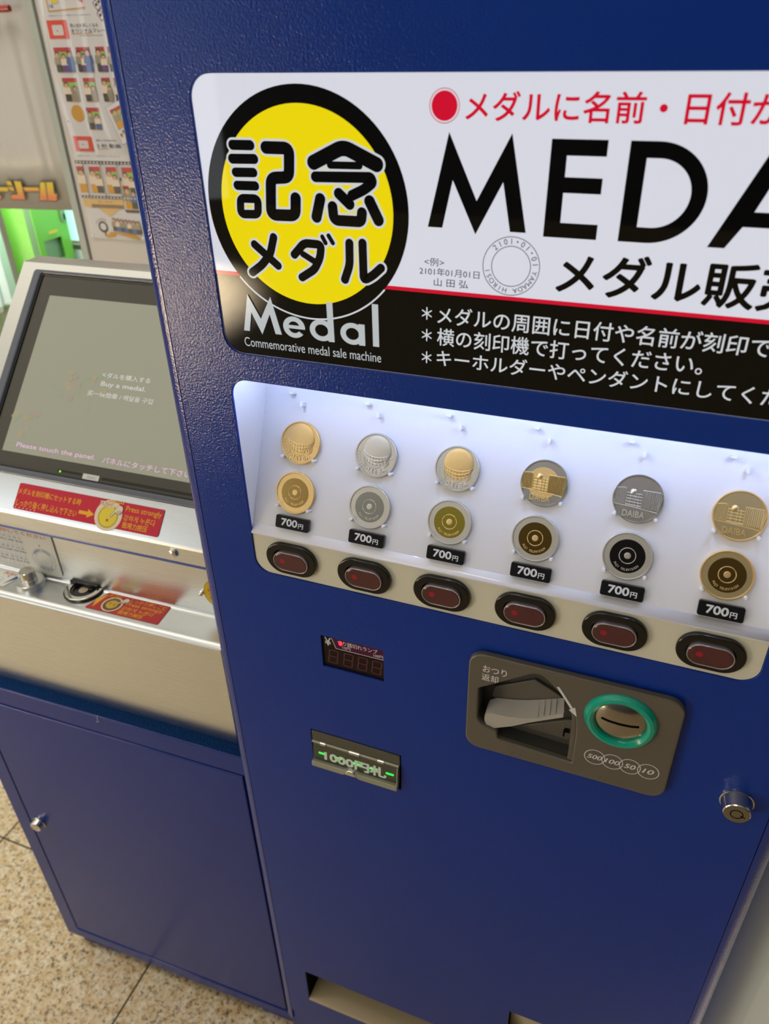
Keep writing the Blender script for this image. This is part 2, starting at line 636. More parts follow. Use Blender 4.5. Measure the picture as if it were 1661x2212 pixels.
class Flat:
    """flat print made of coloured convex shapes, a hair's breadth above one another"""

    def __init__(self, h=0.0):
        self.bm, self.mats, self.h, self.n = bmesh.new(), [], h, 0

    def poly(self, pts, m, dh=0.0):
        if m not in self.mats:
            self.mats.append(m)
        self.n += 1
        f = self.bm.faces.new([self.bm.verts.new((p[0], p[1], self.h + self.n * 5e-5)) for p in pts])
        f.normal_update()
        if f.normal.z < 0:
            f.normal_flip()
        f.material_index = self.mats.index(m)

    def rect(self, x0, x1, y0, y1, m, dh=0.0):
        self.poly([(x0, y0), (x1, y0), (x1, y1), (x0, y1)], m, dh)

    def disc(self, x, y, r, m, dh=0.0, ry=None):
        self.poly(circle(x, y, r, 20, ry), m, dh)

    def line(self, pts, w, m, dh=0.0):
        if m not in self.mats:
            self.mats.append(m)
        self.n += 1
        add_stroke(self.bm, pts, w, self.h + self.n * 5e-5, 8, self.mats.index(m))

    def done(self, name, M, parent):
        me = bpy.data.meshes.new(name)
        self.bm.to_mesh(me)
        self.bm.free()
        return part(name, me, self.mats, M, parent)


TXT = {}


def embolden(me, dx, dy):
    if dx <= 0:
        return me
    bm = bmesh.new()
    for k in range(9):
        a = 2 * math.pi * k / 8
        c = me.copy()
        if k < 8:
            for v in c.vertices:
                v.co.x += dx * math.cos(a)
                v.co.y += dy * math.sin(a)
                v.co.z -= (k + 1) * 1.2e-5
        bm.from_mesh(c)
        bpy.data.meshes.remove(c)
    bm.to_mesh(me)
    bm.free()
    return me


def text_mesh(s, extrude=0.0, shear=0.0):
    key = (s, extrude, shear)
    if key not in TXT:
        cu = bpy.data.curves.new('t', 'FONT')
        cu.body = s
        cu.size = 1.0
        cu.fill_mode = 'BOTH'
        cu.extrude = extrude
        cu.shear = shear
        cu.resolution_u = 4
        TXT[key] = eval_curve(cu)
        bpy.data.curves.remove(cu)
    return TXT[key].copy()


def text(s, box_, h, weight=0.0, shear=0.0, depth=0.0):
    """lettering whose ink fills box_ = (x0, x1, y0, y1)"""
    me = text_mesh(s, 0.05 if depth else 0.0, shear)
    xs = [v.co.x for v in me.vertices]
    ys = [v.co.y for v in me.vertices]
    x0, x1, y0, y1 = box_
    g = weight * (y1 - y0)
    x0, x1, y0, y1 = x0 + g, x1 - g, y0 + g, y1 - g
    a0, a1, b0, b1 = min(xs), max(xs), min(ys), max(ys)
    for v in me.vertices:
        v.co.x = x0 + (v.co.x - a0) / max(a1 - a0, 1e-9) * (x1 - x0)
        v.co.y = y0 + (v.co.y - b0) / max(b1 - b0, 1e-9) * (y1 - y0)
        v.co.z = h + (v.co.z / 0.05) * depth if depth else h
    return embolden(me, weight * (y1 - y0), weight * (y1 - y0))


def join(meshes, h=None):
    bm = bmesh.new()
    for m in meshes:
        bm.from_mesh(m)
    me = bpy.data.meshes.new('m')
    bm.to_mesh(me)
    bm.free()
    return me


def ring_text(s, cx, cy, r, size, a_start, a_step, h, weight=0.0, depth=0.0, inward=False):
    """letters one by one round a circle; angles in degrees, clockwise positive from the top"""
    out = []
    for i, ch in enumerate(s):
        if ch == ' ':
            continue
        me = text_mesh(ch, 0.05 if depth else 0.0)
        xs = [v.co.x for v in me.vertices]
        mx = (min(xs) + max(xs)) / 2
        a = math.radians(a_start + i * a_step)
        th = -a + (math.pi if inward else 0)
        ca, sa = math.cos(th), math.sin(th)
        px, py = cx + r * math.sin(a), cy + r * math.cos(a)
        for v in me.vertices:
            x, y = (v.co.x - mx) * size, (v.co.y - 0.35) * size
            v.co.x, v.co.y = px + x * ca - y * sa, py + x * sa + y * ca
            v.co.z = h + (v.co.z / 0.05) * depth if depth else h
        out.append(embolden(me, weight * size, weight * size))
    return join(out)


def tube(pts, r, seg=12):
    bm = bmesh.new()
    rings = []
    for i, p in enumerate(pts):
        p = Vector(p)
        d = (Vector(pts[min(i + 1, len(pts) - 1)]) - Vector(pts[max(i - 1, 0)])).normalized()
        a = d.orthogonal().normalized()
        b = d.cross(a)
        rings.append([bm.verts.new(p + (a * math.cos(2 * math.pi * k / seg) + b * math.sin(2 * math.pi * k / seg)) * r) for k in range(seg)])
    for a, b in zip(rings, rings[1:]):
        for k in range(seg):
            bm.faces.new((a[k], a[(k + 1) % seg], b[(k + 1) % seg], b[k]))
    bm.faces.new(rings[0])
    bm.faces.new(rings[-1])
    return finish(bm, 40)


# ================================================================== SETTING
fl = part('floor', boxes([(-5, 4, -6, 3, FLOOR - 0.05, FLOOR)]), granite)
structure(fl)
# thin joints between the stone slabs
js = []
for i in range(-6, 7):
    js.append((-0.554 + i * 0.43 - 0.0016, -0.554 + i * 0.43 + 0.0016, -2.5, 1.3, FLOOR, FLOOR + 0.0004))
for i in range(-4, 3):
    js.append((-3.2, 2.0, 0.145 + i * 0.43 - 0.0016, 0.145 + i * 0.43 + 0.0016, FLOOR, FLOOR + 0.0004))
structure(part('trim_1', boxes(js), joint_mat))
structure(part('wall_back', boxes([(-3.5, 2.5, 1.95, 2.05, FLOOR, 2.9)]), pale_wall))
# pale wall pier right of the vending machine; corner rounded to imitate a soft shadow
prof = [(0.95, 0.10)] + [(0.330 - 0.045 * math.sin(math.radians(a)), 0.145 - 0.045 * math.cos(math.radians(a))) for a in range(0, 91, 9)] + [(0.285, 0.70), (0.95, 0.70)]
bm = bmesh.new()
lo = [bm.verts.new((x, y, FLOOR)) for x, y in prof]
hi = [bm.verts.new((x, y, 2.6)) for x, y in prof]
for i in range(len(prof)):
    bm.faces.new((lo[i], lo[(i + 1) % len(prof)], hi[(i + 1) % len(prof)], hi[i]))
bm.faces.new(lo)
bm.faces.new(hi)
structure(part('wall_right', finish(bm), pale_wall))

# ================================================================== VENDING MACHINE
vm = thing('vending_machine', 'blue medal vending machine with a lit sign, display window and coin panel', 'vending machine', (0.0065, 0.0, FLOOR))
FM = frame((0, 0, 0), X, Z)          # its front face
XL, XR, ZT, ZB = -0.2355, 0.2475, 1.56, 0.1136
RC = 0.014


def corner_profile():
    pts = [(XL, 0.0)]
    for i in range(1, 9):
        a = math.radians(90 * i / 8)
        pts.append((XL - RC * math.sin(a), RC - RC * math.cos(a)))
    pts += [(XL - RC, 0.50), (XR + RC, 0.50)]
    for i in range(8, -1, -1):
        a = math.radians(90 * i / 8)
        pts.append((XR + RC * math.sin(a), RC - RC * math.cos(a)))
    return pts


bm = bmesh.new()
cp = corner_profile()
lo = [bm.verts.new((x, y, 0.085)) for x, y in cp]
hi = [bm.verts.new((x, y, ZT)) for x, y in cp]
for i in range(len(cp) - 1):
    bm.faces.new((lo[i], lo[i + 1], hi[i + 1], hi[i]))
il = [bm.verts.new((x, y, z)) for x, y, z in ((XL, 0.012, 0.085), (XR, 0.012, 0.085), (XR, 0.012, ZT), (XL, 0.012, ZT))]
bm.faces.new((lo[0], hi[0], il[3], il[0]))
bm.faces.new((lo[-1], il[1], il[2], hi[-1]))
bm.faces.new(hi + [il[2], il[3]])
bm.faces.new(lo + [il[1], il[0]])
bm.normal_update()
part('cabinet_body', finish(bm, 28), blue_body, Matrix(), vm)
part('bottom_rail', box(XL + 0.001, XR - 0.001, 0.0015, 0.02, 0.085, ZB - 0.002, 0.001), blue, Matrix(), vm)
part('plinth', box(XL - 0.006, XR + 0.006, 0.004, 0.48, FLOOR, 0.0845, 0.003), blue_smooth, Matrix(), vm)

SX0, SX1 = -0.1888, 0.2093
sign_hole = rrect(SX0, SX1, 1.1225, 1.298, 0.0145)
win_hole = rrect(SX0, SX1, 0.9245, 1.1018, 0.0140)
slot_hole = rrect(-0.2025, 0.030, 0.1690, 0.2432, 0.0008, 2)
slot2_hole = rrect(0.0713, 0.200, 0.2000, 0.3485, 0.0008, 2)
disp_hole = rrect(-0.1322, -0.0731, 0.8303, 0.8673, 0.0003, 2)
pocket_hole = rrect(0.0105, 0.0985, 0.7985, 0.8925, 0.002, 3)
bill_hole = rrect(-0.1527, -0.0585, 0.6893, 0.7394, 0.0006, 2)
door = part('front_door', plate([rrect(XL + 0.0004, XR - 0.0004, ZB, ZT - 0.002, 0.0015, 3), sign_hole, win_hole, slot_hole, slot2_hole, disp_hole, bill_hole, pocket_hole], -0.0024, 0.0, 0.0005), blue, FM, vm)

# ---- backlit sign
HS = -0.0016
sign = part('sign_panel', plate([rrect(SX0 + 0.0002, SX1 - 0.0002, 1.1227, 1.2978, 0.0143)], HS - 0.004, HS), sign_white, FM, vm, 'white backlit sign above the display window')
P = 0.00012
zr0, zr1 = 1.1784, 1.1808


def signpart(name, me, m, label=None):
    return part(name, me, m, FM, sign, label)


low = [p for p in rrect(SX0 + 0.0003, SX1 - 0.0003, 1.1228, 1.25, 0.0142) if p[1] < 1.2]
low = sorted([p for p in low if p[0] > 0], key=lambda p: p[1]) + sorted([p for p in low if p[0] <= 0], key=lambda p: -p[1])
signpart('black_band', plate([[(SX0 + 0.0003, 1.1786)] + [p for p in rrect(SX0 + 0.0003, SX1 - 0.0003, 1.1228, 1.25, 0.0142)[27:]] + rrect(SX0 + 0.0003, SX1 - 0.0003, 1.1228, 1.25, 0.0142)[:9] + [(SX1 - 0.0003, 1.1786)]], HS + P), black_gloss)
signpart('red_stripe', plate([rrect(SX0 + 0.0003, SX1 - 0.0003, zr0, zr1, 0)], HS + 2 * P), sign_red)
CX, CZ, R1, R2 = -0.1170, 1.2234, 0.0692, 0.0598
signpart('logo_ring', plate([circle(CX, CZ, R1, 96), circle(CX, CZ, R2 - 0.0005, 96)], HS + 4 * P), black_gloss)
# thin pale outline where the ring crosses the black band
arc = [(CX + (R1 + 0.0003) * math.cos(math.radians(a)), CZ + (R1 + 0.0003) * math.sin(math.radians(a))) for a in range(-139, -39, 2)]
signpart('ring_outline', strokes([arc], 0.0011, HS + 5 * P, 8), print_white)
signpart('yellow_disc', plate([circle(CX, CZ, R2, 96)], HS + 3 * P), sign_yellow)

K = LOGO = None
# heavy rounded characters of the logo, as pen strokes (x, z)
LG = [
    ([(-0.1633, 1.2594), (-0.1507, 1.2595)], 0.0058),
    ([(-0.1647, 1.2515), (-0.149, 1.2518)], 0.0058),
    ([(-0.1633, 1.2437), (-0.1505, 1.244)], 0.0056),
    ([(-0.1632, 1.236), (-0.1502, 1.2362)], 0.0056),
    ([(-0.1621, 1.2284), (-0.1493, 1.2286), (-0.1503, 1.2192), (-0.1631, 1.2187), (-0.1621, 1.2284)], 0.0054),
    ([(-0.1401, 1.2585), (-0.1241, 1.2585), (-0.1258, 1.2421), (-0.1386, 1.2413), (-0.1409, 1.2194), (-0.1234, 1.2198), (-0.1224, 1.2301)], 0.0072),
    ([(-0.1084, 1.2511), (-0.0883, 1.2602), (-0.0675, 1.2512)], 0.0084),
    ([(-0.0975, 1.25), (-0.0785, 1.2502)], 0.0042),
    ([(-0.1077, 1.2431), (-0.0715, 1.244), (-0.0704, 1.2412), (-0.0758, 1.2372), (-0.084, 1.2335)], 0.0062),
    ([(-0.0927, 1.2342), (-0.0859, 1.2284)], 0.0066),
    ([(-0.1055, 1.2305), (-0.1088, 1.2198)], 0.007),
    ([(-0.0974, 1.2264), (-0.097, 1.2185), (-0.0786, 1.2186), (-0.0779, 1.2238)], 0.0066),
    ([(-0.0727, 1.2307), (-0.0672, 1.2201)], 0.007),
    ([(-0.1407, 1.2055), (-0.1443, 1.1948), (-0.1515, 1.1871), (-0.1594, 1.1817)], 0.0055),
    ([(-0.1554, 1.2001), (-0.1394, 1.1876)], 0.0055),
    ([(-0.1266, 1.1956), (-0.1189, 1.2034), (-0.1068, 1.2031), (-0.1082, 1.195), (-0.1127, 1.1872), (-0.1223, 1.1813)], 0.0054),
    ([(-0.1204, 1.1964), (-0.1111, 1.1916)], 0.0042),
    ([(-0.1057, 1.2081), (-0.1037, 1.2044)], 0.0029),
    ([(-0.1013, 1.209), (-0.0986, 1.2047)], 0.0029),
    ([(-0.0872, 1.2053), (-0.0877, 1.1919), (-0.0915, 1.1824)], 0.0056),
    ([(-0.0783, 1.2059), (-0.0784, 1.1828), (-0.0723, 1.1862), (-0.0664, 1.1915)], 0.0056),
]
w1, w2 = 0.0, 0.0
signpart('logo_outline', strokes([(s, w + 0.0026) for s, w in LG], 0, HS + 6 * P, 24), print_white)
signpart('logo_characters', strokes([(s, w) for s, w in LG], 0, HS + 7 * P, 24), black_gloss)
HB = HS + 8 * P
signpart('latin_letter', plate([[(-0.1716, 1.1402), (-0.1655, 1.1663), (-0.1569, 1.1499), (-0.1478, 1.1662), (-0.1416, 1.1402), (-0.1465, 1.1402), (-0.1496, 1.1539), (-0.1571, 1.1388), (-0.1640, 1.1539), (-0.1670, 1.1402)]], HB), print_grey)


def lowercase(kind, x0, x1):
    zc, rz, rx, xc, w = 1.1466, 0.0075, (x1 - x0) / 2, (x0 + x1) / 2, 0.0040
    o_ = [(xc + rx * math.cos(math.radians(a)), zc + rz * math.sin(math.radians(a))) for a in range(0, 360, 6)]
    i_ = [(xc + (rx - w) * math.cos(math.radians(a)), zc + (rz - w * 0.85) * math.sin(math.radians(a))) for a in range(0, 360, 6)]
    if kind == 'e':
        o_ = [(xc + rx * math.cos(math.radians(a)), zc + rz * math.sin(math.radians(a))) for a in range(-8, 327, 6)]
        i_ = [(xc + (rx - w) * math.cos(math.radians(a)), zc + (rz - w * 0.85) * math.sin(math.radians(a))) for a in range(-8, 327, 6)]
        return join([plate([o_ + i_[::-1]], HB), plate([[(x0 + 0.002, zc - 0.0010), (x1 - 0.0002, zc - 0.0010), (x1 - 0.001, zc + 0.0014), (x0 + 0.002, zc + 0.0014)]], HB)])
    stem = 1.1665 if kind == 'd' else 1.1538
    return join([plate([o_, i_], HB), plate([[(x1 - w - 0.0002, 1.1392), (x1 + 0.0003, 1.1392), (x1 + 0.0003, stem), (x1 - w - 0.0002, stem)]], HB)])


signpart('latin_letter', lowercase('e', -0.1399, -0.1232), print_grey)
signpart('latin_letter', lowercase('d', -0.1196, -0.1018), print_grey)
signpart('latin_letter', lowercase('a', -0.0968, -0.0793), print_grey)
signpart('latin_letter', plate([[(-0.0734, 1.1396), (-0.0690, 1.1396), (-0.0690, 1.1682), (-0.0734, 1.1682)]], HB), print_grey)
signpart('latin_subtitle', text('Commemorative medal sale machine', (-0.1723, -0.0679, 1.1288, 1.1355), HS + 8 * P), print_grey)

signpart('heading_dot', join([plate([circle(-0.0268, 1.282, 0.0074, 48)], HS + 2 * P), plate([circle(-0.0268, 1.282, 0.0087, 48), circle(-0.0268, 1.282, 0.0083, 48)], HS + 2 * P)]), sign_red)
pitch = (0.1357 - (-0.0149)) / 8.62
signpart('heading_text', text('メダルに名前・日付が入ります', (-0.0149, 0.2070, 1.2746, 1.2893), HS + 2 * P, 0.018), sign_red)

MEDAL = [
    [(-0.0359, 1.218), (-0.0238, 1.2692), (-0.0066, 1.2338), (0.0118, 1.2692), (0.0230, 1.218), (0.0138, 1.218), (0.0083, 1.2444), (-0.0066, 1.2154), (-0.0211, 1.2444), (-0.0269, 1.218)],
    [(0.0330, 1.2166), (0.0334, 1.2670), (0.0629, 1.2670), (0.0629, 1.2590), (0.0421, 1.2590), (0.0421, 1.2483), (0.0622, 1.2483), (0.0622, 1.2403), (0.0420, 1.2403), (0.0420, 1.2246), (0.0625, 1.2246), (0.0625, 1.2166)],
]
for pts in MEDAL:
    signpart('title_letter', plate([pts], HS + 2 * P), black_gloss)


def dshape(x0, x1, z0, z1, r, xs):
    zc, rz = (z0 + z1) / 2, (z1 - z0) / 2
    return [(x0, z0), (xs, z0)] + [(xs + (x1 - xs) * math.cos(math.radians(a)), zc + rz * math.sin(math.radians(a))) for a in range(-84, 90, 6)] + [(xs, z1), (x0, z1)]


signpart('title_letter', plate([dshape(0.0742, 0.1158, 1.2167, 1.2670, 0.02, 0.0885), dshape(0.0832, 0.1078, 1.2247, 1.2590, 0.02, 0.0900)], HS + 2 * P), black_gloss)
signpart('title_letter', plate([[(0.1204, 1.2166), (0.1290, 1.2166), (0.1357, 1.2277), (0.1588, 1.2277), (0.1655, 1.2166), (0.1741, 1.2166), (0.1517, 1.2670), (0.1428, 1.2670)], [(0.1397, 1.2352), (0.1472, 1.2540), (0.1548, 1.2352)]], HS + 2 * P), black_gloss)
signpart('title_letter', plate([[(0.1795, 1.2166), (0.1795, 1.2670), (0.1883, 1.2670), (0.1883, 1.2246), (0.2050, 1.2246), (0.2050, 1.2166)]], HS + 2 * P), black_gloss)
signpart('subtitle_text', text('メダル販売機', (0.0426, 0.2040, 1.1848, 1.2098), HS + 2 * P, 0.026), black_gloss)
signpart('example_text', text('<例>', (-0.0379, -0.0254, 1.1952, 1.2001), HS + 2 * P), black_gloss)
signpart('example_text', text('2101年01月01日', (-0.0411, -0.0031, 1.1896, 1.1943), HS + 2 * P), black_gloss)
signpart('example_text', text('山 田 弘', (-0.0317, -0.0099, 1.1832, 1.1881), HS + 2 * P), black_gloss)
sx, sz, sr = 0.0157, 1.1985, 0.0171
signpart('example_ring', join([plate([circle(sx, sz, sr, 64), circle(sx, sz, sr - 0.0004, 64)], HS + 2 * P), plate([circle(sx, sz, 0.0118, 64), circle(sx, sz, 0.0114, 64)], HS + 2 * P)]), black_gloss)
signpart('example_ring_text', join([ring_text('2101・01・01', sx, sz, 0.0144, 0.0046, -44, 14.0, HS + 2 * P), ring_text('YAMADA HIROSI', sx, sz, 0.0144, 0.0042, 102, 12.9, HS + 2 * P)]), black_gloss)
for s, x1, z0, z1 in (('メダルの周囲に日付や名前が刻印できます。', 0.2055, 1.1593, 1.1709), ('横の刻印機で打ってください。', 0.1310, 1.1452, 1.1568), ('キーホルダーやペンダントにしてください。', 0.2050, 1.1314, 1.1424)):
    signpart('note_text', text(s, (-0.0292, x1, z0, z1), HS + 2 * P, 0.008), print_white)
for z in (1.1654, 1.1512, 1.1362):
    ast = [[(-0.0361 - 0.0034 * math.cos(math.radians(a)), z - 0.0037 * math.sin(math.radians(a))), (-0.0361 + 0.0034 * math.cos(math.radians(a)), z + 0.0037 * math.sin(math.radians(a)))] for a in (90, 30, 150)]
    signpart('note_asterisk', strokes(ast, 0.0008, HS + 2 * P), print_white)

# ---- lit display case behind the window
PANEL_ANG = math.radians(23.95)
PU = Vector((0, math.sin(PANEL_ANG), math.cos(PANEL_ANG)))
FP = frame((0, 0.0185, 0.9996), X, PU)            # tilted back panel, s = 0 at the lower medals
case = part('display_case', boxes([
    (SX0 - 0.0035, SX0 - 0.0005, 0.0026, 0.085, 0.925, 1.118),
    (SX1 + 0.0005, SX1 + 0.0035, 0.0026, 0.085, 0.925, 1.118),
    (SX0 - 0.0035, SX1 + 0.0035, 0.0026, 0.085, 1.1175, 1.1205)]), case_white, Matrix(), vm, 'white lit interior of the display window')
part('back_panel', plate([rrect(SX0 - 0.0004, SX1 + 0.0004, -0.0335, 0.120, 0.0005, 2)], -0.002, 0.0), case_white, FP, case)
part('front_ledge', extrude_profile([(-0.0006, 0.9640), (-0.0006, 0.9650), (0.0064, 0.9712), (0.012, 0.9712), (0.012, 0.9640)], SX0 + 0.0002, SX1 - 0.0002), ledge_white, Matrix(), case)
for i in range(7):
    l = bpy.data.lights.new('case_led', 'POINT')
    l.energy = 0.054
    l.color = (0.55, 0.68, 1.0)
    l.shadow_soft_size = 0.004
    lo_ = bpy.data.objects.new('case_led', l)
    COL.objects.link(lo_)
    lo_.location = (SX0 + 0.03 + i * 0.0565, 0.016, 1.111)

COLX = [-0.1527 + i * 0.0654 for i in range(6)]
tag0 = peg0 = None
TAGX = [c_ + 0.0008 for c_ in COLX]
for i, x in enumerate(TAGX):
    t_ = part('price_tag', plate([rrect(-0.0149, 0.0149, -0.0054, 0.0054, 0.0016, 4)], 0.0002, 0.0042, 0.0004), tag_black, FP @ Matrix.Translation((x, -0.0252, 0)), vm)
    part('price', join([text('700', (-0.0098, 0.0050, -0.0030, 0.0033), 0.00432, 0.05), text('円', (0.0058, 0.0104, -0.0032, 0.0010), 0.00432, 0.03)]), ink_white, FP @ Matrix.Translation((x, -0.0252, 0)), t_)
peg_me = plate([rrect(-0.0013, 0.0013, -0.0013, 0.0013, 0.0012, 4)], -0.001, 0.0062, 0.0004)
for i, x in enumerate(COLX):
    for s in (0.0411, 0.0):
        for dx in (-0.0139, 0.0139):
            part('medal_peg', peg_me, peg_white, FP @ Matrix.Translation((x + dx, s - 0.0125, 0)), vm)
    flatpeg = plate([rrect(-0.0021, 0.0021, -0.0011, 0.0011, 0.0010, 4)], -0.001, 0.0066, 0.0003)
    tallpeg = plate([rrect(-0.0012, 0.0012, -0.0022, 0.0022, 0.0011, 4)], -0.001, 0.0066, 0.0003)
    part('upper_peg', flatpeg, peg_white, FP @ Matrix.Translation((x - 0.0112, 0.0795, 0)), vm)
    part('upper_peg', tallpeg, peg_white, FP @ Matrix.Translation((x - 0.0012, 0.0720, 0)), vm)

# ---- button panel and the six buttons
bp_ = part('button_panel', plate([[p for p in rrect(SX0 + 0.0003, SX1 - 0.0003, 0.9248, 0.99, 0.0137) if p[1] < 0.955] and ([(SX1 - 0.0003, 0.9642), (SX0 + 0.0003, 0.9642)] + rrect(SX0 + 0.0003, SX1 - 0.0003, 0.9248, 0.99, 0.0137)[27:] + rrect(SX0 + 0.0003, SX1 - 0.0003, 0.9248, 0.99, 0.0137)[:9])], -0.006, -0.0012), beige, FM, vm)
bez_me = plate([rrect(-0.0231, 0.0231, -0.0152, 0.0152, 0.0151, 12), rrect(-0.0160, 0.0160, -0.0094, 0.0094, 0.0093, 10)], -0.0012, 0.0030, 0.0010)
base_me = plate([rrect(-0.0165, 0.0165, -0.0099, 0.0099, 0.0098, 10)], -0.0012, 0.0004)
rim_me = plate([rrect(-0.0158, 0.0158, -0.0092, 0.0092, 0.0091, 10), rrect(-0.0150, 0.0150, -0.0084, 0.0084, 0.0083, 10)], 0.0, 0.0048, 0.0003)
len_me = plate([rrect(-0.0151, 0.0151, -0.0085, 0.0085, 0.0084, 10)], 0.0003, 0.0046, 0.0010)
dot_me = plate([circle(-0.0074, 0.0006, 0.0024, 24)], 0.00468)
for i in range(6):
    m_ = FM @ Matrix.Translation((-0.1525 + i * 0.0655, 0.9455, 0))
    b_ = part('selection_button', bez_me, black_plastic, m_, vm)
    part('button_base', base_me, dark, m_, b_)
    ml = m_ @ Matrix.Translation((0.0003, -0.0012, 0))
    part('lens_rim', rim_me, lens_rim, ml, b_)
    part('lens', len_me, lens_red, ml, b_)
    part('lamp_spot', dot_me, led_dim, ml, b_)

# ---- amount display
HD = -0.0022
dsp = part('amount_display', box(-0.1322, -0.0731, -HD, 0.012, 0.8303, 0.8673), disp_panel, Matrix(), vm)
part('upper_field', plate([[(-0.1228, 0.8670), (-0.1190, 0.8540), (-0.0733, 0.8545), (-0.0733, 0.8670)]], HD + 0.0001), disp_wine, FM, dsp)
part('divider_line', strokes([[(-0.1228, 0.8652), (-0.1190, 0.8541), (-0.0736, 0.8545)]], 0.0006, HD + 0.0003), ink_white, FM, dsp)
part('yen_sign', text('¥', (-0.1297, -0.1235, 0.8552, 0.8646), HD + 0.0003, 0.02), ink_white, FM, dsp)
part('display_text', text('つり銭切れランプ', (-0.1172, -0.0792, 0.8594, 0.8646), HD + 0.0003, 0.012), ink_white, FM, dsp)
part('display_text', text('10円', (-0.1124, -0.1049, 0.8553, 0.8590), HD + 0.0003, 0.01), ink_white, FM, dsp)
part('display_text', text('100円', (-0.0832, -0.0741, 0.8555, 0.8592), HD + 0.0003, 0.01), ink_white, FM, dsp)
part('warning_lamp', plate([circle(-0.1143, 0.8612, 0.0021, 24, 0.0030)], HD + 0.0002), led_red, FM, dsp)
for x in (-0.1219, -0.1074, -0.0936, -0.0801):
    segs = []
    for a, b in (((-0.0033, 0.0150), (0.0043, 0.0150)), ((-0.0040, 0.0075), (0.0036, 0.0075)), ((-0.0049, 0.0), (0.0029, 0.0)),
                 ((-0.0037, 0.0140), (-0.0043, 0.0085)), ((0.0047, 0.0140), (0.0041, 0.0085)), ((-0.0046, 0.0065), (-0.0052, 0.0010)), ((0.0037, 0.0065), (0.0032, 0.0010))):
        segs.append([(x + a[0], 0.8360 + a[1]), (x + b[0], 0.8360 + b[1])])
    part('digit', strokes(segs, 0.0012, HD + 0.0003, 6), seg_red, FM, dsp)

# ---- banknote slot with its clear flap
bill = part('banknote_slot', boxes([(-0.1527, -0.0585, 0.009, 0.014, 0.6893, 0.7394), (-0.1535, -0.1520, 0.0005, 0.012, 0.6893, 0.7394), (-0.0592, -0.0577, 0.0005, 0.012, 0.6893, 0.7394)]), dark, Matrix(), vm)
part('top_plate', plate([rrect(-0.1512, -0.0592, 0.7252, 0.7390, 0.0006, 2)], -0.003, 0.0012, 0.0006), flap_plastic, FM, bill)
part('hinge_rod', tube([(-0.1512, -0.0012, 0.7246), (-0.0600, -0.0012, 0.7246)], 0.0016), flap_light, Matrix(), bill)
for x0, x1 in ((-0.1420, -0.1366), (-0.1110, -0.1005), (-0.0812, -0.0750)):
    part('hinge_knuckle', tube([(x0, -0.0014, 0.7246), (x1, -0.0014, 0.7246)], 0.0023), chrome, Matrix(), bill)
FF = frame((0, -0.0010, 0.7246), X, Vector((0, 0.10, 0.995)).normalized())
flap = part('flap', plate([rrect(-0.1505, -0.0607, -0.0285, -0.0010, 0.0008, 2)], -0.0015, 0.0006, 0.0005), flap_plastic, FF, bill)
part('flap_lip', plate([roundpoly([(-0.1512, -0.0298), (-0.1172, -0.0298), (-0.1125, -0.0272), (-0.1050, -0.0272), (-0.0998, -0.0298), (-0.0600, -0.0298), (-0.0600, -0.0230), (-0.0985, -0.0230), (-0.1040, -0.0216), (-0.1120, -0.0216), (-0.1165, -0.0230), (-0.1512, -0.0230)], 0.0016)], -0.002, 0.0045, 0.0012, 3), flap_light, FF, flap)
part('thumb_notch', plate([roundpoly([(-0.1150, -0.0272), (-0.1020, -0.0272), (-0.1045, -0.0205), (-0.1125, -0.0205)], 0.0025)], -0.001, 0.0058, 0.0016, 3), chrome, FF, flap)
part('flap_side', plate([rrect(-0.0612, -0.0600, -0.0250, -0.0005, 0.0003, 2)], -0.002, 0.0035, 0.0003), flap_light, FF, flap)
part('flap_text', text('1000円札', (-0.1386, -0.0722, -0.0212, -0.0076), 0.0008, 0.055), flap_print, FF, flap)
for x in (-0.1405, -0.1236, -0.1035, -0.0859, -0.0690):
    part('green_lamp', plate([rrect(x - 0.0042, x + 0.0042, -0.0143, -0.0118, 0.0010, 3)], 0.0007), led_green, FF, flap)

# ---- coin panel with return lever and coin entry
pocket = [(0.0134, 0.8520), (0.0555, 0.8822), (0.0610, 0.8835), (0.0661, 0.8812), (0.0872, 0.8597), (0.0926, 0.8480), (0.0946, 0.8330), (0.0950, 0.7950), (0.0325, 0.7985), (0.0314, 0.8073), (0.0180, 0.8112), (0.0140, 0.8165)]
pocket = [(x, z + 0.0069) for x, z in pocket]
pocket = roundpoly(pocket, [0.001, 0.002, 0.002, 0.003, 0.003, 0.004, 0.006, 0.001, 0.003, 0.002, 0.004, 0.003], 4)
HM = 0.0065
mech = part('coin_panel', plate([rrect(0.0040, 0.1694, 0.7880, 0.8968, 0.0128), pocket], 0.0002, HM, 0.0016, 3), mech_grey, FM, vm, 'grey plastic coin panel with return lever')
FMC = FM @ Matrix.Translation((0.0004, 0.0069, 0))
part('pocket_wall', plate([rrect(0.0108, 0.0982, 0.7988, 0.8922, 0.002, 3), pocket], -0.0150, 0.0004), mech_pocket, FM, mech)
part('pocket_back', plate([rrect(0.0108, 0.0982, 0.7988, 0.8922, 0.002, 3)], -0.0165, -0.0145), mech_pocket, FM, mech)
part('side_cheek', plate([[(0.0905, 0.7960), (0.0950, 0.7950), (0.0946, 0.8330), (0.0926, 0.8480), (0.0872, 0.8597), (0.0845, 0.8590), (0.0890, 0.8470), (0.0905, 0.8330)]], -0.013, 0.0050, 0.0010), mech_grey, FMC, mech)
part('pocket_floor', plate([roundpoly([(0.0322, 0.8010), (0.0860, 0.8310), (0.0924, 0.8320), (0.0924, 0.7925), (0.0338, 0.7925)], 0.002)], -0.0145, -0.0110, 0.0008), mech_grey, FM, mech)
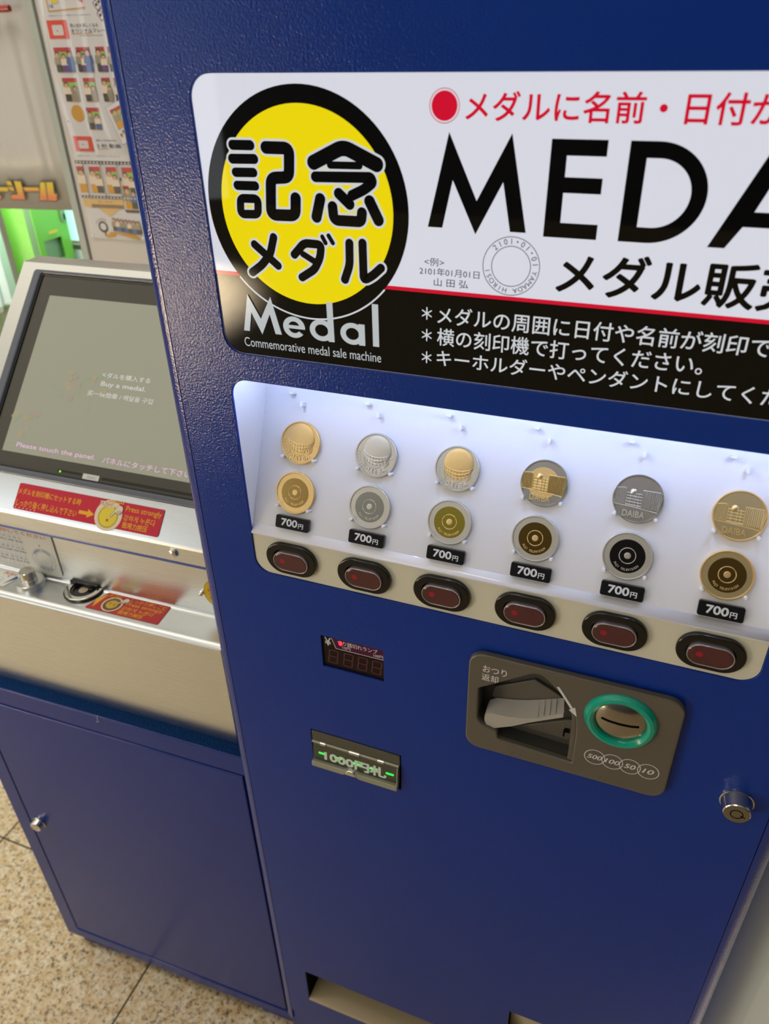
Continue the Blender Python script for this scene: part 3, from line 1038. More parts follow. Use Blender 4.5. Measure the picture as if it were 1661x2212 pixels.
part('upper_paddle', plate([roundpoly([(0.0228, 0.8471), (0.0361, 0.8544), (0.0556, 0.8660), (0.0720, 0.8580), (0.0810, 0.8522), (0.0593, 0.8434), (0.0252, 0.8329), (0.0210, 0.8352)], 0.0015)], -0.0145, -0.0118, 0.0008), mech_grey, FM, mech)
fr_ = [(0.0191, 0.8250), (0.0198, 0.8296), (0.0236, 0.8322), (0.0382, 0.8331), (0.0500, 0.8356), (0.0614, 0.8396), (0.0831, 0.8533), (0.0836, 0.8493), (0.0572, 0.8331), (0.0420, 0.8225), (0.0334, 0.8180), (0.0271, 0.8144), (0.0235, 0.8146), (0.0206, 0.8172), (0.0192, 0.8210)]
bk_ = [(0.0180, 0.8250), (0.0200, 0.8309), (0.0256, 0.8350), (0.0425, 0.8390), (0.0510, 0.8418), (0.0600, 0.8454), (0.0806, 0.8548), (0.0815, 0.8500), (0.0572, 0.8350), (0.0420, 0.8250), (0.0334, 0.8200), (0.0271, 0.8160), (0.0235, 0.8160), (0.0206, 0.8185), (0.0188, 0.8215)]
bm = bmesh.new()
f0 = [bm.verts.new((x, z, 0.0030)) for x, z in fr_]
f1 = [bm.verts.new((x * 0.985 + 0.0008, z * 0.985 + 0.0124, 0.0042)) for x, z in fr_]
f2 = [bm.verts.new((x, z, -0.0112)) for x, z in bk_]
for i in range(len(fr_)):
    j = (i + 1) % len(fr_)
    bm.faces.new((f1[i], f1[j], f0[j], f0[i]))
    bm.faces.new((f0[i], f0[j], f2[j], f2[i]))
bm.faces.new(f1)
bm.faces.new(f2)
lever = part('return_lever', finish(bm, 40), lever_grey, FM, mech, 'light grey lever')
ribs = []
for k in range(4):
    u = k / 3
    xf, zf = 0.0630 + 0.0135 * u, 0.8406 + 0.0085 * u
    ribs.append(tube([(xf, zf - 0.0030, 0.0040), (xf, zf + 0.0004, 0.0032), (xf - 0.0016, zf + 0.0046 - 0.0016 * u, -0.0108)], 0.0005, 6))
part('grip_ribs', join(ribs), lever_grey, FM, lever)
part('latch_mark', boxes([(0.0846, 0.0890, 0.8165, 0.8215, -0.0112, -0.0105), (0.0838, 0.0850, 0.8110, 0.8195, -0.0112, -0.0105)]), dark, FM, mech)
TX, TZ = 0.1254, 0.8565
part('coin_entry_ring', lathe([(0.0193, HM - 0.001), (0.0193, HM + 0.0012), (0.0203, HM + 0.0034), (0.0225, HM + 0.0046), (0.0250, HM + 0.0040), (0.0268, HM + 0.0022), (0.0277, HM + 0.0002), (0.0277, HM - 0.001)], 72, TX, TZ, False), teal, FMC, mech)
entry = part('coin_entry', lathe([(0.0196, HM - 0.001), (0.0196, HM + 0.0010), (0.0150, HM + 0.0034), (0.0090, HM + 0.0050), (0.0030, HM + 0.0056), (0.0001, HM + 0.0057)], 64, TX, TZ), coin_metal, FMC, mech)
prof_ = [(0.0, HM + 0.0057), (0.0030, HM + 0.0056), (0.0090, HM + 0.0050), (0.0150, HM + 0.0034), (0.0196, HM + 0.0010)]


def dome_h(r):
    for (r0, h0_), (r1, h1_) in zip(prof_, prof_[1:]):
        if r <= r1:
            return h0_ + (h1_ - h0_) * (r - r0) / (r1 - r0)
    return HM


bm = bmesh.new()
va = []
for k in range(33):
    x = -0.0142 + 0.0284 * k / 32
    va.append([bm.verts.new((TX + x, TZ + 0.0022 + dz, dome_h(math.hypot(x, 0.0022)) + 0.0003)) for dz in (-0.0009, 0.0009)])
for p, q in zip(va, va[1:]):
    bm.faces.new((p[0], q[0], q[1], p[1]))
me = bpy.data.meshes.new('m')
bm.to_mesh(me)
bm.free()
part('coin_gap', me, dark, FMC, entry)
part('panel_text', text('おつり', (0.0155, 0.0352, 0.8722, 0.8797), HM + 0.0002, 0.014), ink_white, FMC, mech)
part('panel_text', text('返却', (0.0150, 0.0288, 0.8630, 0.8706), HM + 0.0002, 0.014), ink_white, FMC, mech)
part('panel_arrow', plate([[(0.0747, 0.8756), (0.0766, 0.8762), (0.0892, 0.8574), (0.0908, 0.8586), (0.0930, 0.8492), (0.0862, 0.8544), (0.0877, 0.8558)]], HM + 0.0002), ink_white, FMC, mech)
for s, x in (('500', 0.1118), ('100', 0.1257), ('50', 0.1394), ('10', 0.1534)):
    part('coin_mark', join([plate([circle(x, 0.8094, 0.0084, 40), circle(x, 0.8094, 0.0077, 40)], HM + 0.0002), text(s, (x - 0.0060, x + 0.0060, 0.8068, 0.8120) if len(s) == 3 else (x - 0.0045, x + 0.0045, 0.8066, 0.8122), HM + 0.0002, 0.03, 0.25)]), ink_white, FMC, mech)
dots = []
for bx, bz, pat in ((0.0400, 0.7893, '101100 001010 000000 110000 000000 001100 010110'), (0.1188, 0.7885, '111100 011000 000000 010110 001010')):
    for gi, g_ in enumerate(pat.split()):
        for k, c_ in enumerate(g_):
            if c_ == '1':
                dots.append(lathe([(0.0005, HM), (0.00035, HM + 0.0003), (0.0001, HM + 0.0004)], 8, bx + gi * 0.0042 + (k // 3) * 0.0018, bz - (k % 3) * 0.0018))
part('braille', join(dots), mech_grey, FMC, mech)

# ---- door lock
FLk = FM @ Matrix.Translation((0.2217, 0.8032, 0))
lock = part('door_lock', lathe([(0.0126, 0.0), (0.0126, 0.0012), (0.0118, 0.0016), (0.0100, 0.0120), (0.0094, 0.0126)], 48), chrome, FLk, vm, 'round chrome key lock')
part('lock_face', lathe([(0.0093, 0.0120), (0.0093, 0.0128), (0.0048, 0.0128)], 40), dull_metal, FLk, lock)
part('key_ring', plate([circle(0, 0, 0.0048, 40), circle(0, 0, 0.0040, 40), [(0.0, 0.0)] and circle(0.0046, -0.0012, 0.0003, 8)], 0.0129), dark, FLk, lock)
part('key_notch', plate([[(0.0030, -0.0004), (0.0066, -0.0016), (0.0064, -0.0024), (0.0028, -0.0016)]], 0.01295), dark, FLk, lock)

# ---- delivery slots
tr = part('delivery_slot', boxes([(-0.2025, 0.030, 0.070, 0.072, 0.165, 0.247), (-0.2045, -0.2022, 0.0026, 0.072, 0.165, 0.247), (0.030, 0.032, 0.0026, 0.072, 0.165, 0.247), (-0.2045, 0.032, 0.0026, 0.072, 0.2436, 0.2460)]), dark, Matrix(), vm)
part('tray', extrude_profile([(-0.0010, 0.1692), (-0.0010, 0.1716), (0.0010, 0.1726), (0.066, 0.1716), (0.066, 0.1650), (0.0026, 0.1650)], -0.2018, 0.0294), tray_beige, Matrix(), tr)
tr2 = part('medal_outlet', boxes([(0.0713, 0.200, 0.050, 0.052, 0.197, 0.351), (0.0693, 0.0712, 0.0026, 0.052, 0.197, 0.351), (0.2001, 0.202, 0.0026, 0.052, 0.197, 0.351), (0.0693, 0.202, 0.0026, 0.052, 0.3486, 0.3505), (0.0693, 0.202, 0.0026, 0.052, 0.197, 0.1998)]), dark, Matrix(), vm)
part('outlet_flap', extrude_profile([(0.006, 0.346), (0.008, 0.347), (0.030, 0.205), (0.028, 0.204)], 0.0725, 0.1990), tray_beige, Matrix(), tr2)

# ================================================================== MEDALS (each rests on two pegs)
RM = 0.0172
MB = 0.0004


def medal_blank(rim, field, x, s, lab):
    root = thing('medal', lab, 'medal', FP @ Vector((x, s, 0)), 'souvenir medals in the lit display window')
    M_ = FP @ Matrix.Translation((x, s, 0))
    part('blank', lathe([(RM - 0.0004, MB), (RM, MB + 0.0004), (RM, MB + 0.0026), (RM - 0.0003, MB + 0.0029), (RM - 0.0009, MB + 0.0029), (RM - 0.0012, MB + 0.0025), (RM - 0.0013, MB + 0.0022)], 72), rim, M_, root)
    part('field', plate([circle(0, 0, RM - 0.0011, 64)], MB + 0.00225), field, M_, root)
    return root, M_


HF = MB + 0.00228
U = RM


def wire(lst, r):
    return join([tube([(p[0] * U, p[1] * U, HF) for p in q], r, 6) for q in lst])


def dome_z(d):
    for (d0, z0_), (d1, z1_) in zip(((0, 0.0011), (0.3, 0.0011), (0.7, 0.0009), (0.92, 0.0007), (1.0, 0.0003), (1.5, 0.0002)), ((0.3, 0.0011), (0.7, 0.0009), (0.92, 0.0007), (1.0, 0.0003), (1.5, 0.0002), (9, 0.0002))):
        if d <= d1:
            return z0_ + (z1_ - z0_) * (d - d0) / (d1 - d0)
    return 0.0002


def dome_medal(i, rim, field, dome, text_m, lab):
    root, M_ = medal_blank(rim, field, COLX[i], 0.0411, lab)
    cx, cy, r = 0.04 * U, 0.24 * U, 0.66 * U
    part('dome', lathe([(r, HF - 0.0002), (r * 0.985, HF + 0.0004), (r * 0.92, HF + 0.0006), (r * 0.7, HF + 0.0008), (r * 0.3, HF + 0.0010), (0.0001, HF + 0.00102)], 64, cx, cy), dome, M_, root)
    lines = []
    for ry, dy in ((0.30, 0.0), (0.44, -0.01), (0.58, -0.02)):
        lines.append([(0.04 + 0.66 * math.cos(math.radians(a)), 0.22 + dy - ry * math.sin(math.radians(a))) for a in range(4, 177, 8)])
    for a in range(12, 172, 13):
        ca, sa = math.cos(math.radians(a)), math.sin(math.radians(a))
        lines.append([(0.04 + 0.66 * ca, 0.22 - 0.30 * sa), (0.04 + 0.655 * ca, 0.20 - 0.58 * sa)])
    bm_ = bmesh.new()
    for q in lines:
        m2 = tube([(p[0] * U, p[1] * U, HF + dome_z(math.hypot(p[0] - 0.04, p[1] - 0.24) / 0.66)) for p in q], 0.00024, 6)
        bm_.from_mesh(m2)
    me = bpy.data.meshes.new('m')
    bm_.to_mesh(me)
    bm_.free()
    part('lattice', me, lit_gold if dome is gold else lit_silver, M_, root)
    part('base_rings', wire([[(0.04 + 0.62 * math.cos(math.radians(a)), -0.10 + d - 0.42 * math.sin(math.radians(a))) for a in range(10, 172, 8)] for d in (0.06, -0.04, -0.10)], 0.00022), dome, M_, root)
    sq = [((0.04 + 0.52 * math.cos(math.radians(a)) - 0.03) * U, (0.04 + 0.52 * math.cos(math.radians(a)) + 0.03) * U, (-0.10 - 0.33 * math.sin(math.radians(a)) - 0.04) * U, (-0.10 - 0.33 * math.sin(math.radians(a)) + 0.04) * U, HF, HF + 0.0006) for a in range(30, 160, 20)]
    part('small_windows', boxes(sq), dome, M_, root)
    blocks = []
    for k in range(7):
        a = math.radians(176 + k * 9.5)
        for q in (0.80, 0.90):
            x_, y_ = q * math.cos(a) * U, q * math.sin(a) * U
            blocks.append((x_ - 0.0005, x_ + 0.0005, y_ - 0.0005, y_ + 0.0005, HF - 0.0002, HF + 0.0003))
    for k in range(9):
        x_, y_ = (-0.52 + k * 0.09) * U, (-0.50 - 0.14 * math.sin(k * 0.38)) * U
        blocks.append((x_ - 0.0005, x_ + 0.0004, y_ - 0.0006, y_ + 0.0005, HF - 0.0002, HF + 0.0004))
    part('relief_blocks', boxes(blocks), field, M_, root)
    part('lettering', ring_text('DAIBA', 0.0, 0.0015, 0.0142, 0.0046, 203, -14.0, HF + 0.0002, 0.02, 0.0005, True), lit_gold if text_m is gold else lit_silver, M_, root)
    part('side_line', wire([[(0.72, -0.12), (0.86, -0.02), (0.90, -0.12)]], 0.0002), field, M_, root)


def tower_medal(i, rim, field, relief, lab, core=None):
    root, M_ = medal_blank(rim, field, COLX[i], 0.0411, lab)
    if core:
        part('inlay', plate([circle(-0.05 * U, 0.02 * U, 0.66 * U, 56)], HF + 0.00003), core, M_, root)
    bx = [(-0.90, -0.52, -0.28, 0.34), (0.18, 0.80, -0.36, 0.36)]
    part('tower_blocks', boxes([(a * U, b * U, c_ * U, d * U, HF - 0.0002, HF + 0.00025) for a, b, c_, d in bx]), field if not core else gold_polish, M_, root)
    lines = []
    for k in range(8):
        x = -0.90 + k * 0.054
        lines.append([(x, -0.28), (x, 0.34 + 0.05 * min(1, k / 5))])
    lines += [[(-0.92, 0.34), (-0.60, 0.40), (-0.50, 0.36)]]
    for k in range(10):
        x = 0.18 + k * 0.069
        lines.append([(x, -0.34), (x, 0.36)])
    lines += [[(0.14, 0.38), (0.82, 0.38), (0.90, 0.30)], [(0.86, 0.30), (0.80, -0.40)], [(0.92, 0.28), (0.84, -0.36)]]
    for x in (-0.46, -0.30, -0.10, 0.02):
        lines.append([(x, -0.30), (x, 0.26)])
    for y in (-0.26, -0.14, -0.02, 0.10, 0.22):
        lines.append([(-0.46, y), (0.14, y - 0.02)])
    lines += [[(-0.92, -0.30), (-0.4, -0.33), (0.2, -0.38), (0.80, -0.44)]]
    for k in range(12):
        x = -0.40 + k * 0.05
        lines.append([(x, -0.34), (x + 0.02, -0.26)])
    hi = []
    for q in lines:
        hi.append(tube([(p[0] * U, p[1] * U, HF + 0.00025) for p in q], 0.00026, 6))
    part('tower_lines', join(hi), relief, M_, root)
    part('sphere', lathe([(0.13 * U, HF), (0.11 * U, HF + 0.0006), (0.06 * U, HF + 0.0010), (0.0001, HF + 0.0011)], 24, -0.22 * U, 0.27 * U), relief, M_, root)
    part('lettering', text('DAIBA', (-0.52 * U, 0.34 * U, -0.76 * U, -0.50 * U), HF, 0.004, 0, 0.0005), relief, M_, root)


def plain_medal(i, rim, ring, centre, line, lab):
    root, M_ = medal_blank(rim, ring, COLX[i], 0.0, lab)
    part('polished_centre', plate([circle(0, 0, 0.0121, 64)], HF + 0.00004), centre, M_, root)
    part('raised_ring', join([tube([(0.0056 * math.cos(math.radians(a)), 0.0004 + 0.0056 * math.sin(math.radians(a)), HF) for a in range(0, 361, 8)], 0.00036, 8), lathe([(0.0024, HF), (0.0023, HF + 0.0003), (0.0018, HF + 0.00042)], 28, 0, 0.0004)]), line, M_, root)
    part('lettering', ring_text('FUJI TELEVISION', 0, 0, 0.0096, 0.0022, 232, -7.4, HF, 0.03, 0.0004, True), line, M_, root)


dome_medal(0, gold, gold, gold, gold, 'all-gold medal with round dome relief, upper row, nearest the left wall of the lit window')
dome_medal(1, silver, silver, silver, silver, 'all-silver medal with round dome relief in the upper row')
dome_medal(2, silver, silver, gold, silver, 'silver medal with golden dome relief in the upper row')
tower_medal(3, silver_polish, silver_grain, lit_gold, 'silver medal with golden centre and office tower relief in the upper row', gold)
tower_medal(4, silver_polish, silver_grain, lit_silver, 'all-silver medal with office tower relief in the upper row')
tower_medal(5, gold, gold_grain, lit_gold, 'all-gold medal with office tower relief, upper row, by the right edge')
plain_medal(0, gold, gold, gold_polish, gold, 'bright gold medal with gold centre under the gold dome medal')
plain_medal(1, silver, silver, silver_polish, silver, 'plain silver medal with silver centre under the silver dome medal')
plain_medal(2, silver, silver, gold_lime, gold, 'silver-ringed medal with greenish gold centre under the golden-dome medal')
plain_medal(3, silver, silver, gold_dark, gold, 'silver-ringed medal with dark gold centre under the two-colour tower medal')
plain_medal(4, silver, silver, silver_black, silver, 'silver medal with black mirror centre under the silver tower medal')
plain_medal(5, gold, gold_grain, gold_dark, gold, 'gold-ringed medal with dark brown-gold centre under the gold tower medal')

# ================================================================== ENGRAVING MACHINE AND ITS CABINET
FE = Matrix.Translation((-0.2722, 0.0368, 0)) @ Matrix.Rotation(math.radians(1.6), 4, 'Z')


def Ev(b):
    return FE @ frame((0, b, 0), X, Z)


def Eh(z):
    return FE @ frame((0, 0, z), X, Y)


# ---- cabinet
cb = thing('engraver_cabinet', 'low blue steel cabinet with a locked door under the engraving machine', 'cabinet', FE @ Vector((-0.206, 0.18, FLOOR)))
A0, A1 = -0.4335, 0.0212
part('cabinet_shell', box(A0, A1, 0.0035, 0.42, -0.025, 0.6036, 0.001), blue_smooth, FE, cb)
part('front_frame', plate([rrect(A0, A1, -0.025, 0.6041, 0.001, 2), rrect(-0.4062, 0.0018, 0.0045, 0.5720, 0.0006, 2)], -0.0036, 0.0, 0.0016, 3), blue_smooth, Ev(0), cb)
part('door_gap_shade', plate([rrect(-0.4064, 0.0020, 0.0043, 0.5728, 0.0003, 2)], -0.0033), dark, Ev(0), cb)  # dark sheet standing for the shade in the gap around the door
cd = part('cabinet_door', plate([rrect(-0.4032, -0.0014, 0.0064, 0.5708, 0.0012, 3)], -0.0030, 0.0010, 0.0016, 3), blue_smooth, Ev(0), cb)
part('bottom_lip', box(-0.4050, 0.0005, -0.0022, 0.0004, 0.0020, 0.0046, 0.0008), blue_smooth, FE, cb)
part('felt_pad', box(A0 + 0.002, A1 - 0.001, 0.0014, 0.40, 0.6037, 0.6064, 0.0006), felt_mat, FE, cb, 'blue felt strip')
ClF = Ev(0) @ Matrix.Translation((-0.3838, 0.3120, 0))
cl = part('cabinet_lock', lathe([(0.0112, 0.0008), (0.0112, 0.0032), (0.0104, 0.004), (0.0090, 0.0110), (0.0082, 0.0116)], 40), chrome, ClF, cd, 'small chrome lock')
part('key_face', plate([circle(0, 0, 0.0042, 32), circle(0, 0, 0.0036, 32)], 0.0117), dark, ClF, cl)
for a in (-0.4185, -0.0600):
    for b in (0.012, 0.36):
        part('foot', box(a, a + 0.072, b, b + 0.03, FLOOR, -0.0248, 0.002), blue_smooth, FE, cb)
part('lint_thread', tube([(-0.1995, -0.0003, 0.6062), (-0.2010, -0.0010, 0.6020), (-0.1995, -0.0012, 0.5965), (-0.2020, -0.0012, 0.5945), (-0.2035, -0.0010, 0.5955)], 0.00025, 6), paper, FE, cb)

# ---- stainless engraver
en = thing('engraving_machine', 'stainless steel medal engraving machine with tilted touch screen on the blue cabinet', 'machine', FE @ Vector((-0.2, 0.16, 0.6064)))
B0, B1 = -0.3885, -0.0120
ZL = 0.7581
BB = 0.0607


def arcp(cy, cz, r, a0, a1, n=6):
    return [(cy + r * math.cos(math.radians(a0 + (a1 - a0) * i / n)), cz + r * math.sin(math.radians(a0 + (a1 - a0) * i / n))) for i in range(n + 1)]


part('front_skirt', extrude_profile([(0.0160, 0.6066), (0.0160, 0.7525), (0.0175, 0.7532), (0.040, 0.7532), (0.040, 0.6066)], B0, B1), steel, FE, en)
part('ledge', extrude_profile([(0.0158, 0.7540)] + arcp(0.0235, 0.7506, 0.0075, 180, 90, 8) + [(0.055, ZL)] + arcp(0.0567, ZL + 0.0040, 0.0040, -90, 0, 6) + [(BB, 0.8265), (0.30, 0.8265), (0.30, 0.7540)], B0, B1), steel, FE, en)
part('rear_box', box(B0 + 0.002, B1 - 0.002, 0.042, 0.298, 0.6066, 0.7538), steel, FE, en)
part('blue_trim', box(B0, B1, 0.0560, 0.30, 0.8268, 0.8312, 0.0012), blue_edge, FE, en, 'thin blue trim line')
TA = math.radians(43.8)
b0, z0 = 0.0557, 0.8537
FT = FE @ frame((0, b0, z0), X, Vector((0, math.sin(TA), math.cos(TA))))


def tp(s, h=0.0):
    return (b0 + s * math.sin(TA) - h * math.cos(TA), z0 + s * math.cos(TA) + h * math.sin(TA))


hous = part('screen_housing', extrude_profile([(b0, 0.8314), (b0, 0.8500), (b0 + 0.0004, 0.8522), tp(0.0016), tp(0.3100), tp(0.3112, -0.0008), (0.300, 1.0770), (0.300, 0.8314)], B0, B1), steel, FE, en)
scr = part('touch_screen', plate([rrect(-0.3655, -0.0345, 0.0420, 0.3000, 0.0050, 5), rrect(-0.3530, -0.0470, 0.0506, 0.2950, 0.0030, 4)], 0.0, 0.0042, 0.0026, 4), bezel_mat, FT, en, 'touch screen in a blue-grey bezel')
part('inner_rim', plate([rrect(-0.3530, -0.0470, 0.0506, 0.2950, 0.0030, 4), rrect(-0.3508, -0.0492, 0.0520, 0.2930, 0.0025, 4)], 0.0, 0.0026, 0.0006), black_plastic, FT, scr)
part('screen_border', plate([rrect(-0.3510, -0.0490, 0.0515, 0.2940, 0.0020, 4), rrect(-0.3330, -0.0680, 0.0690, 0.2681, 0, 2)], 0.0012), screen_dark, FT, scr)
lcd = part('display', plate([rrect(-0.3332, -0.0678, 0.0688, 0.2683, 0, 2)], 0.0009), lcd_mat, FT, scr, 'pale grey lit display')
for t_ in (text('メダルを購入する', (-0.2275, -0.1600, 0.1737, 0.1801), 0.0011, 0.005), text('Buy a medal.', (-0.2240, -0.1630, 0.1618, 0.1690), 0.0011, 0.012), text('买一块勋章 / 메달을 구입', (-0.2385, -0.1495, 0.1498, 0.1563), 0.0011, 0.005)):
    part('screen_line', t_, lcd_text, FT, scr)
for t_ in (text('Please touch the panel.', (-0.3150, -0.2033, 0.0742, 0.0815), 0.0011, 0.014), text('パネルにタッチして下さい', (-0.1930, -0.0774, 0.0738, 0.0812), 0.0011, 0.012)):
    part('prompt_line', t_, lcd_pink, FT, scr)
for cx_, cy_, n_, sx_, sy_ in ((-0.250, 0.160, 26, 0.034, 0.018), (-0.310, 0.112, 18, 0.022, 0.012)):
    mp_ = Flat(0.00095)
    for k in range(n_):
        x_, y_ = random.gauss(cx_, sx_ * 0.5), random.gauss(cy_, sy_ * 0.5)
        r_ = random.uniform(0.0018, 0.0062)
        mp_.poly([(x_ + r_ * random.uniform(0.5, 1.2) * math.cos(a * 0.9), y_ + r_ * random.uniform(0.4, 0.9) * math.sin(a * 0.9)) for a in range(7)], random.choice((lcd_map1, lcd_map1, lcd_map2, lcd_map3)), k * 0.000001)
    mp_.done('faint_map', FT, scr)
part('maker_tag', plate([rrect(-0.2120, -0.1898, 0.0522, 0.0586, 0.0006, 2)], 0.0012, 0.0020, 0.0002), card_white, FT, scr)
part('maker_lettering', text('IDEC', (-0.2055, -0.1930, 0.0536, 0.0568), 0.0021), ink_grid, FT, scr)
part('power_lamp', plate([circle(-0.2440, 0.0560, 0.0012, 16)], 0.0015), led_lime, FT, scr)
part('speaker_groove', plate([rrect(-0.2480, -0.2146, 0.0556, 0.0582, 0.0005, 2)], 0.0013), black_plastic, FT, scr)
part('speaker_groove', plate([rrect(-0.1870, -0.0560, 0.0546, 0.0578, 0.0005, 2)], 0.0013), black_plastic, FT, scr)


def pointing_hand(M_, parent, cx, cy, sc, h):
    f = Flat(h)
    body = [(-6, -9), (-4.2, -10), (0.5, -2.2), (2.2, -4.8), (4.2, -5.2), (5.6, -4.4), (7.6, -4.4), (9.2, -3.2), (10.4, -0.5), (10.5, 3.2), (8, 6.2), (3.2, 6.6), (1.2, 4.6), (-0.4, 1.2)]
    f.line([(cx + x * sc, cy + y * sc) for x, y in body + body[:1]], 1.0 * sc, hair, 0.0)
    f.poly([(cx + x * sc, cy + y * sc) for x, y in [(-6, -9), (-4.2, -10), (0.8, -1.8), (1.0, 4.4), (-0.4, 1.2)]], ink_cream, 0.00005)
    f.poly([(cx + x * sc, cy + y * sc) for x, y in [(0.6, -2.2), (2.2, -4.8), (4.2, -5.2), (7.6, -4.4), (9.2, -3.2), (10.4, -0.5), (10.5, 3.2), (8, 6.2), (3.2, 6.6), (1.0, 4.6)]], ink_cream, 0.00005)
    for x in (3.2, 5.6, 7.8):
        f.line([(cx + x * sc, cy - 4.4 * sc), (cx + (x + 0.5) * sc, cy - 0.6 * sc)], 0.6 * sc, hair, 0.0001)
    f.done('pointing_hand', M_, parent)


# large red sticker under the screen
st = part('instruction_sticker', plate([rrect(-0.2938, -0.0973, 0.0040, 0.0348, 0.0022, 5)], 0.0002, 0.0007, 0.0001), sticker_red, FT, en, 'red instruction sticker under the screen')
HT = 0.00080
for t_ in (text('メダルを刻印機にセットする時', (-0.2928, -0.2050, 0.0218, 0.0292), HT, 0.012), text('しっかり強く押し込んで下さい', (-0.2915, -0.2068, 0.0078, 0.0160), HT, 0.012), text('Press strongly', (-0.1455, -0.0995, 0.0238, 0.0316), HT, 0.01), text('강하게 누른다', (-0.1457, -0.1048, 0.0148, 0.0217), HT, 0.01), text('我用力按压', (-0.1452, -0.1126, 0.0066, 0.0137), HT, 0.02)):
    part('sticker_line', t_, ink_orange, FT, st)
part('sticker_dots', join([plate([circle(-0.2905 + k * 0.0054, 0.0062, 0.0007, 10)], HT) for k in range(6)]), ink_cream, FT, st)
part('sticker_arrow', plate([[(-0.2045, 0.0128), (-0.1930, 0.0128), (-0.1930, 0.0098), (-0.1838, 0.0148), (-0.1930, 0.0198), (-0.1930, 0.0168), (-0.2045, 0.0168)]], HT), ink_orange, FT, st)
mpic = Flat(HT)
mpic.disc(-0.1655, 0.0170, 0.0178, ink_cream, 0.0)
mpic.disc(-0.1655, 0.0158, 0.0132, ink_gold, 0.00004)
mpic.disc(-0.1655, 0.0158, 0.0112, ink_yellow, 0.00008)
mpic.rect(-0.1800, -0.1610, 0.0262, 0.0322, ink_cream, 0.0001)
for k in range(7):
    x_ = -0.1700 + k * 0.0030
    mpic.poly([(x_, 0.0322), (x_ + 0.003, 0.0322), (x_ + 0.0022, 0.0352)], ink_orange, 0.00012)
mpic.poly([(-0.1672, 0.0128), (-0.1636, 0.0128), (-0.1654, 0.0096)], ink_red, 0.00014)
mpic.done('medal_picture', FT, st)
part('push_text', text('PUSH!', (-0.1796, -0.1632, 0.0268, 0.0316), HT + 0.0002, 0.006), ink_red, FT, st)
pointing_hand(FT, st, -0.1578, 0.0245, 0.00085, HT + 0.0003)

part('flange_screw', lathe([(0.0062, 0.0), (0.0060, 0.0012), (0.0046, 0.0028), (0.0020, 0.0036), (0.0001, 0.0038)], 28), screw_metal, Ev(b0) @ Matrix.Translation((-0.0790, 0.8424, 0.0)), en)

# white kana chart on the back plate
FB = Ev(BB)
cdp = part('kana_chart', plate([roundpoly([(-0.3880, 0.7640), (-0.2560, 0.7640), (-0.2514, 0.7672), (-0.2514, 0.8250), (-0.3880, 0.8250)], [0.001, 0.002, 0.002, 0.001, 0.001])], 0.0003, 0.0016, 0.0002), card_white, FB, en, 'white kana chart plate')
part('chart_heading', text('この機械で刻印してください', (-0.3830, -0.2600, 0.8180, 0.8234), 0.0018, 0.01), ink_red, FB, cdp)
grid = Flat(0.0018)
for k in range(13):
    x_ = -0.3860 + k * 0.0072
    grid.line([(x_, 0.7700), (x_, 0.8160)], 0.00025, ink_grid)
for z_ in (0.8160, 0.8010, 0.7860, 0.7700):
    grid.line([(-0.3860, z_), (-0.2965, z_)], 0.00025, ink_grid)
grid.done('chart_grid', FB, cdp)
rows = ['アイウエオ カキクケコ サシ', 'タチツテト ナニヌネノ ハヒ', 'マミムメモ ヤユヨ ラリルレ']
low_ = ['A I U E O KA KI KU KE KO', 'TA CHI TSU TE TO NA NI NU', 'MA MI MU ME MO YA YU YO']
part('chart_text', join([text(r_, (-0.3850, -0.2985, 0.8105 - 0.0152 * i, 0.8135 - 0.0152 * i), 0.0018) for i, r_ in enumerate(rows)] + [text(r_, (-0.3850, -0.2975, 0.8060 - 0.0152 * i, 0.8085 - 0.0152 * i), 0.0018, 0.02) for i, r_ in enumerate(low_)]), ink_blue, FB, cdp)
rc = (-0.2722, 0.7870)
part('chart_ring', join([plate([circle(rc[0], rc[1], r_, 48), circle(rc[0], rc[1], r_ - 0.0004, 48)], 0.0018) for r_ in (0.0165, 0.0118)]), ink_grid, FB, cdp)
part('chart_ring_text', join([ring_text('YAMADA HIROSI', rc[0], rc[1], 0.0140, 0.0040, -62, 9.6, 0.0018), ring_text('2101.01.01', rc[0], rc[1], 0.0140, 0.0036, 215, -8.0, 0.0018, 0, 0, True)]), ink_blue, FB, cdp)
part('chart_mark', plate([circle(rc[0] - 0.001, rc[1] + 0.0205, 0.0011, 16)], 0.0018), ink_red, FB, cdp)

# push button, medal port and lower stickers on the ledge
FL = Eh(ZL)
kb = part('push_button', lathe([(0.0165, 0.0), (0.0165, 0.0072), (0.0158, 0.0080), (0.0120, 0.0080)], 48, -0.2868, 0.0422), steel, FL, en, 'round steel push button')
part('button_cap', lathe([(0.0092, 0.0075), (0.0092, 0.0098), (0.0084, 0.0104), (0.0088, 0.0110), (0.0088, 0.0212), (0.0083, 0.0218), (0.0001, 0.0219)], 48, -0.2868, 0.0422), chrome, FL, kb)
PC = (-0.2178, 0.0535)


def dring(r_out, r_in, n=60):
    lim = BB - PC[1] - 0.0006
    o_ = [(PC[0] + r_out * math.cos(math.radians(a)), PC[1] + min(r_out * math.sin(math.radians(a)), lim)) for a in range(-200, 21, 4)]
    i_ = [(PC[0] + r_in * math.cos(math.radians(a)), PC[1] + min(r_in * math.sin(math.radians(a)), lim)) for a in range(-200, 21, 4)]
    return o_ + i_[::-1]


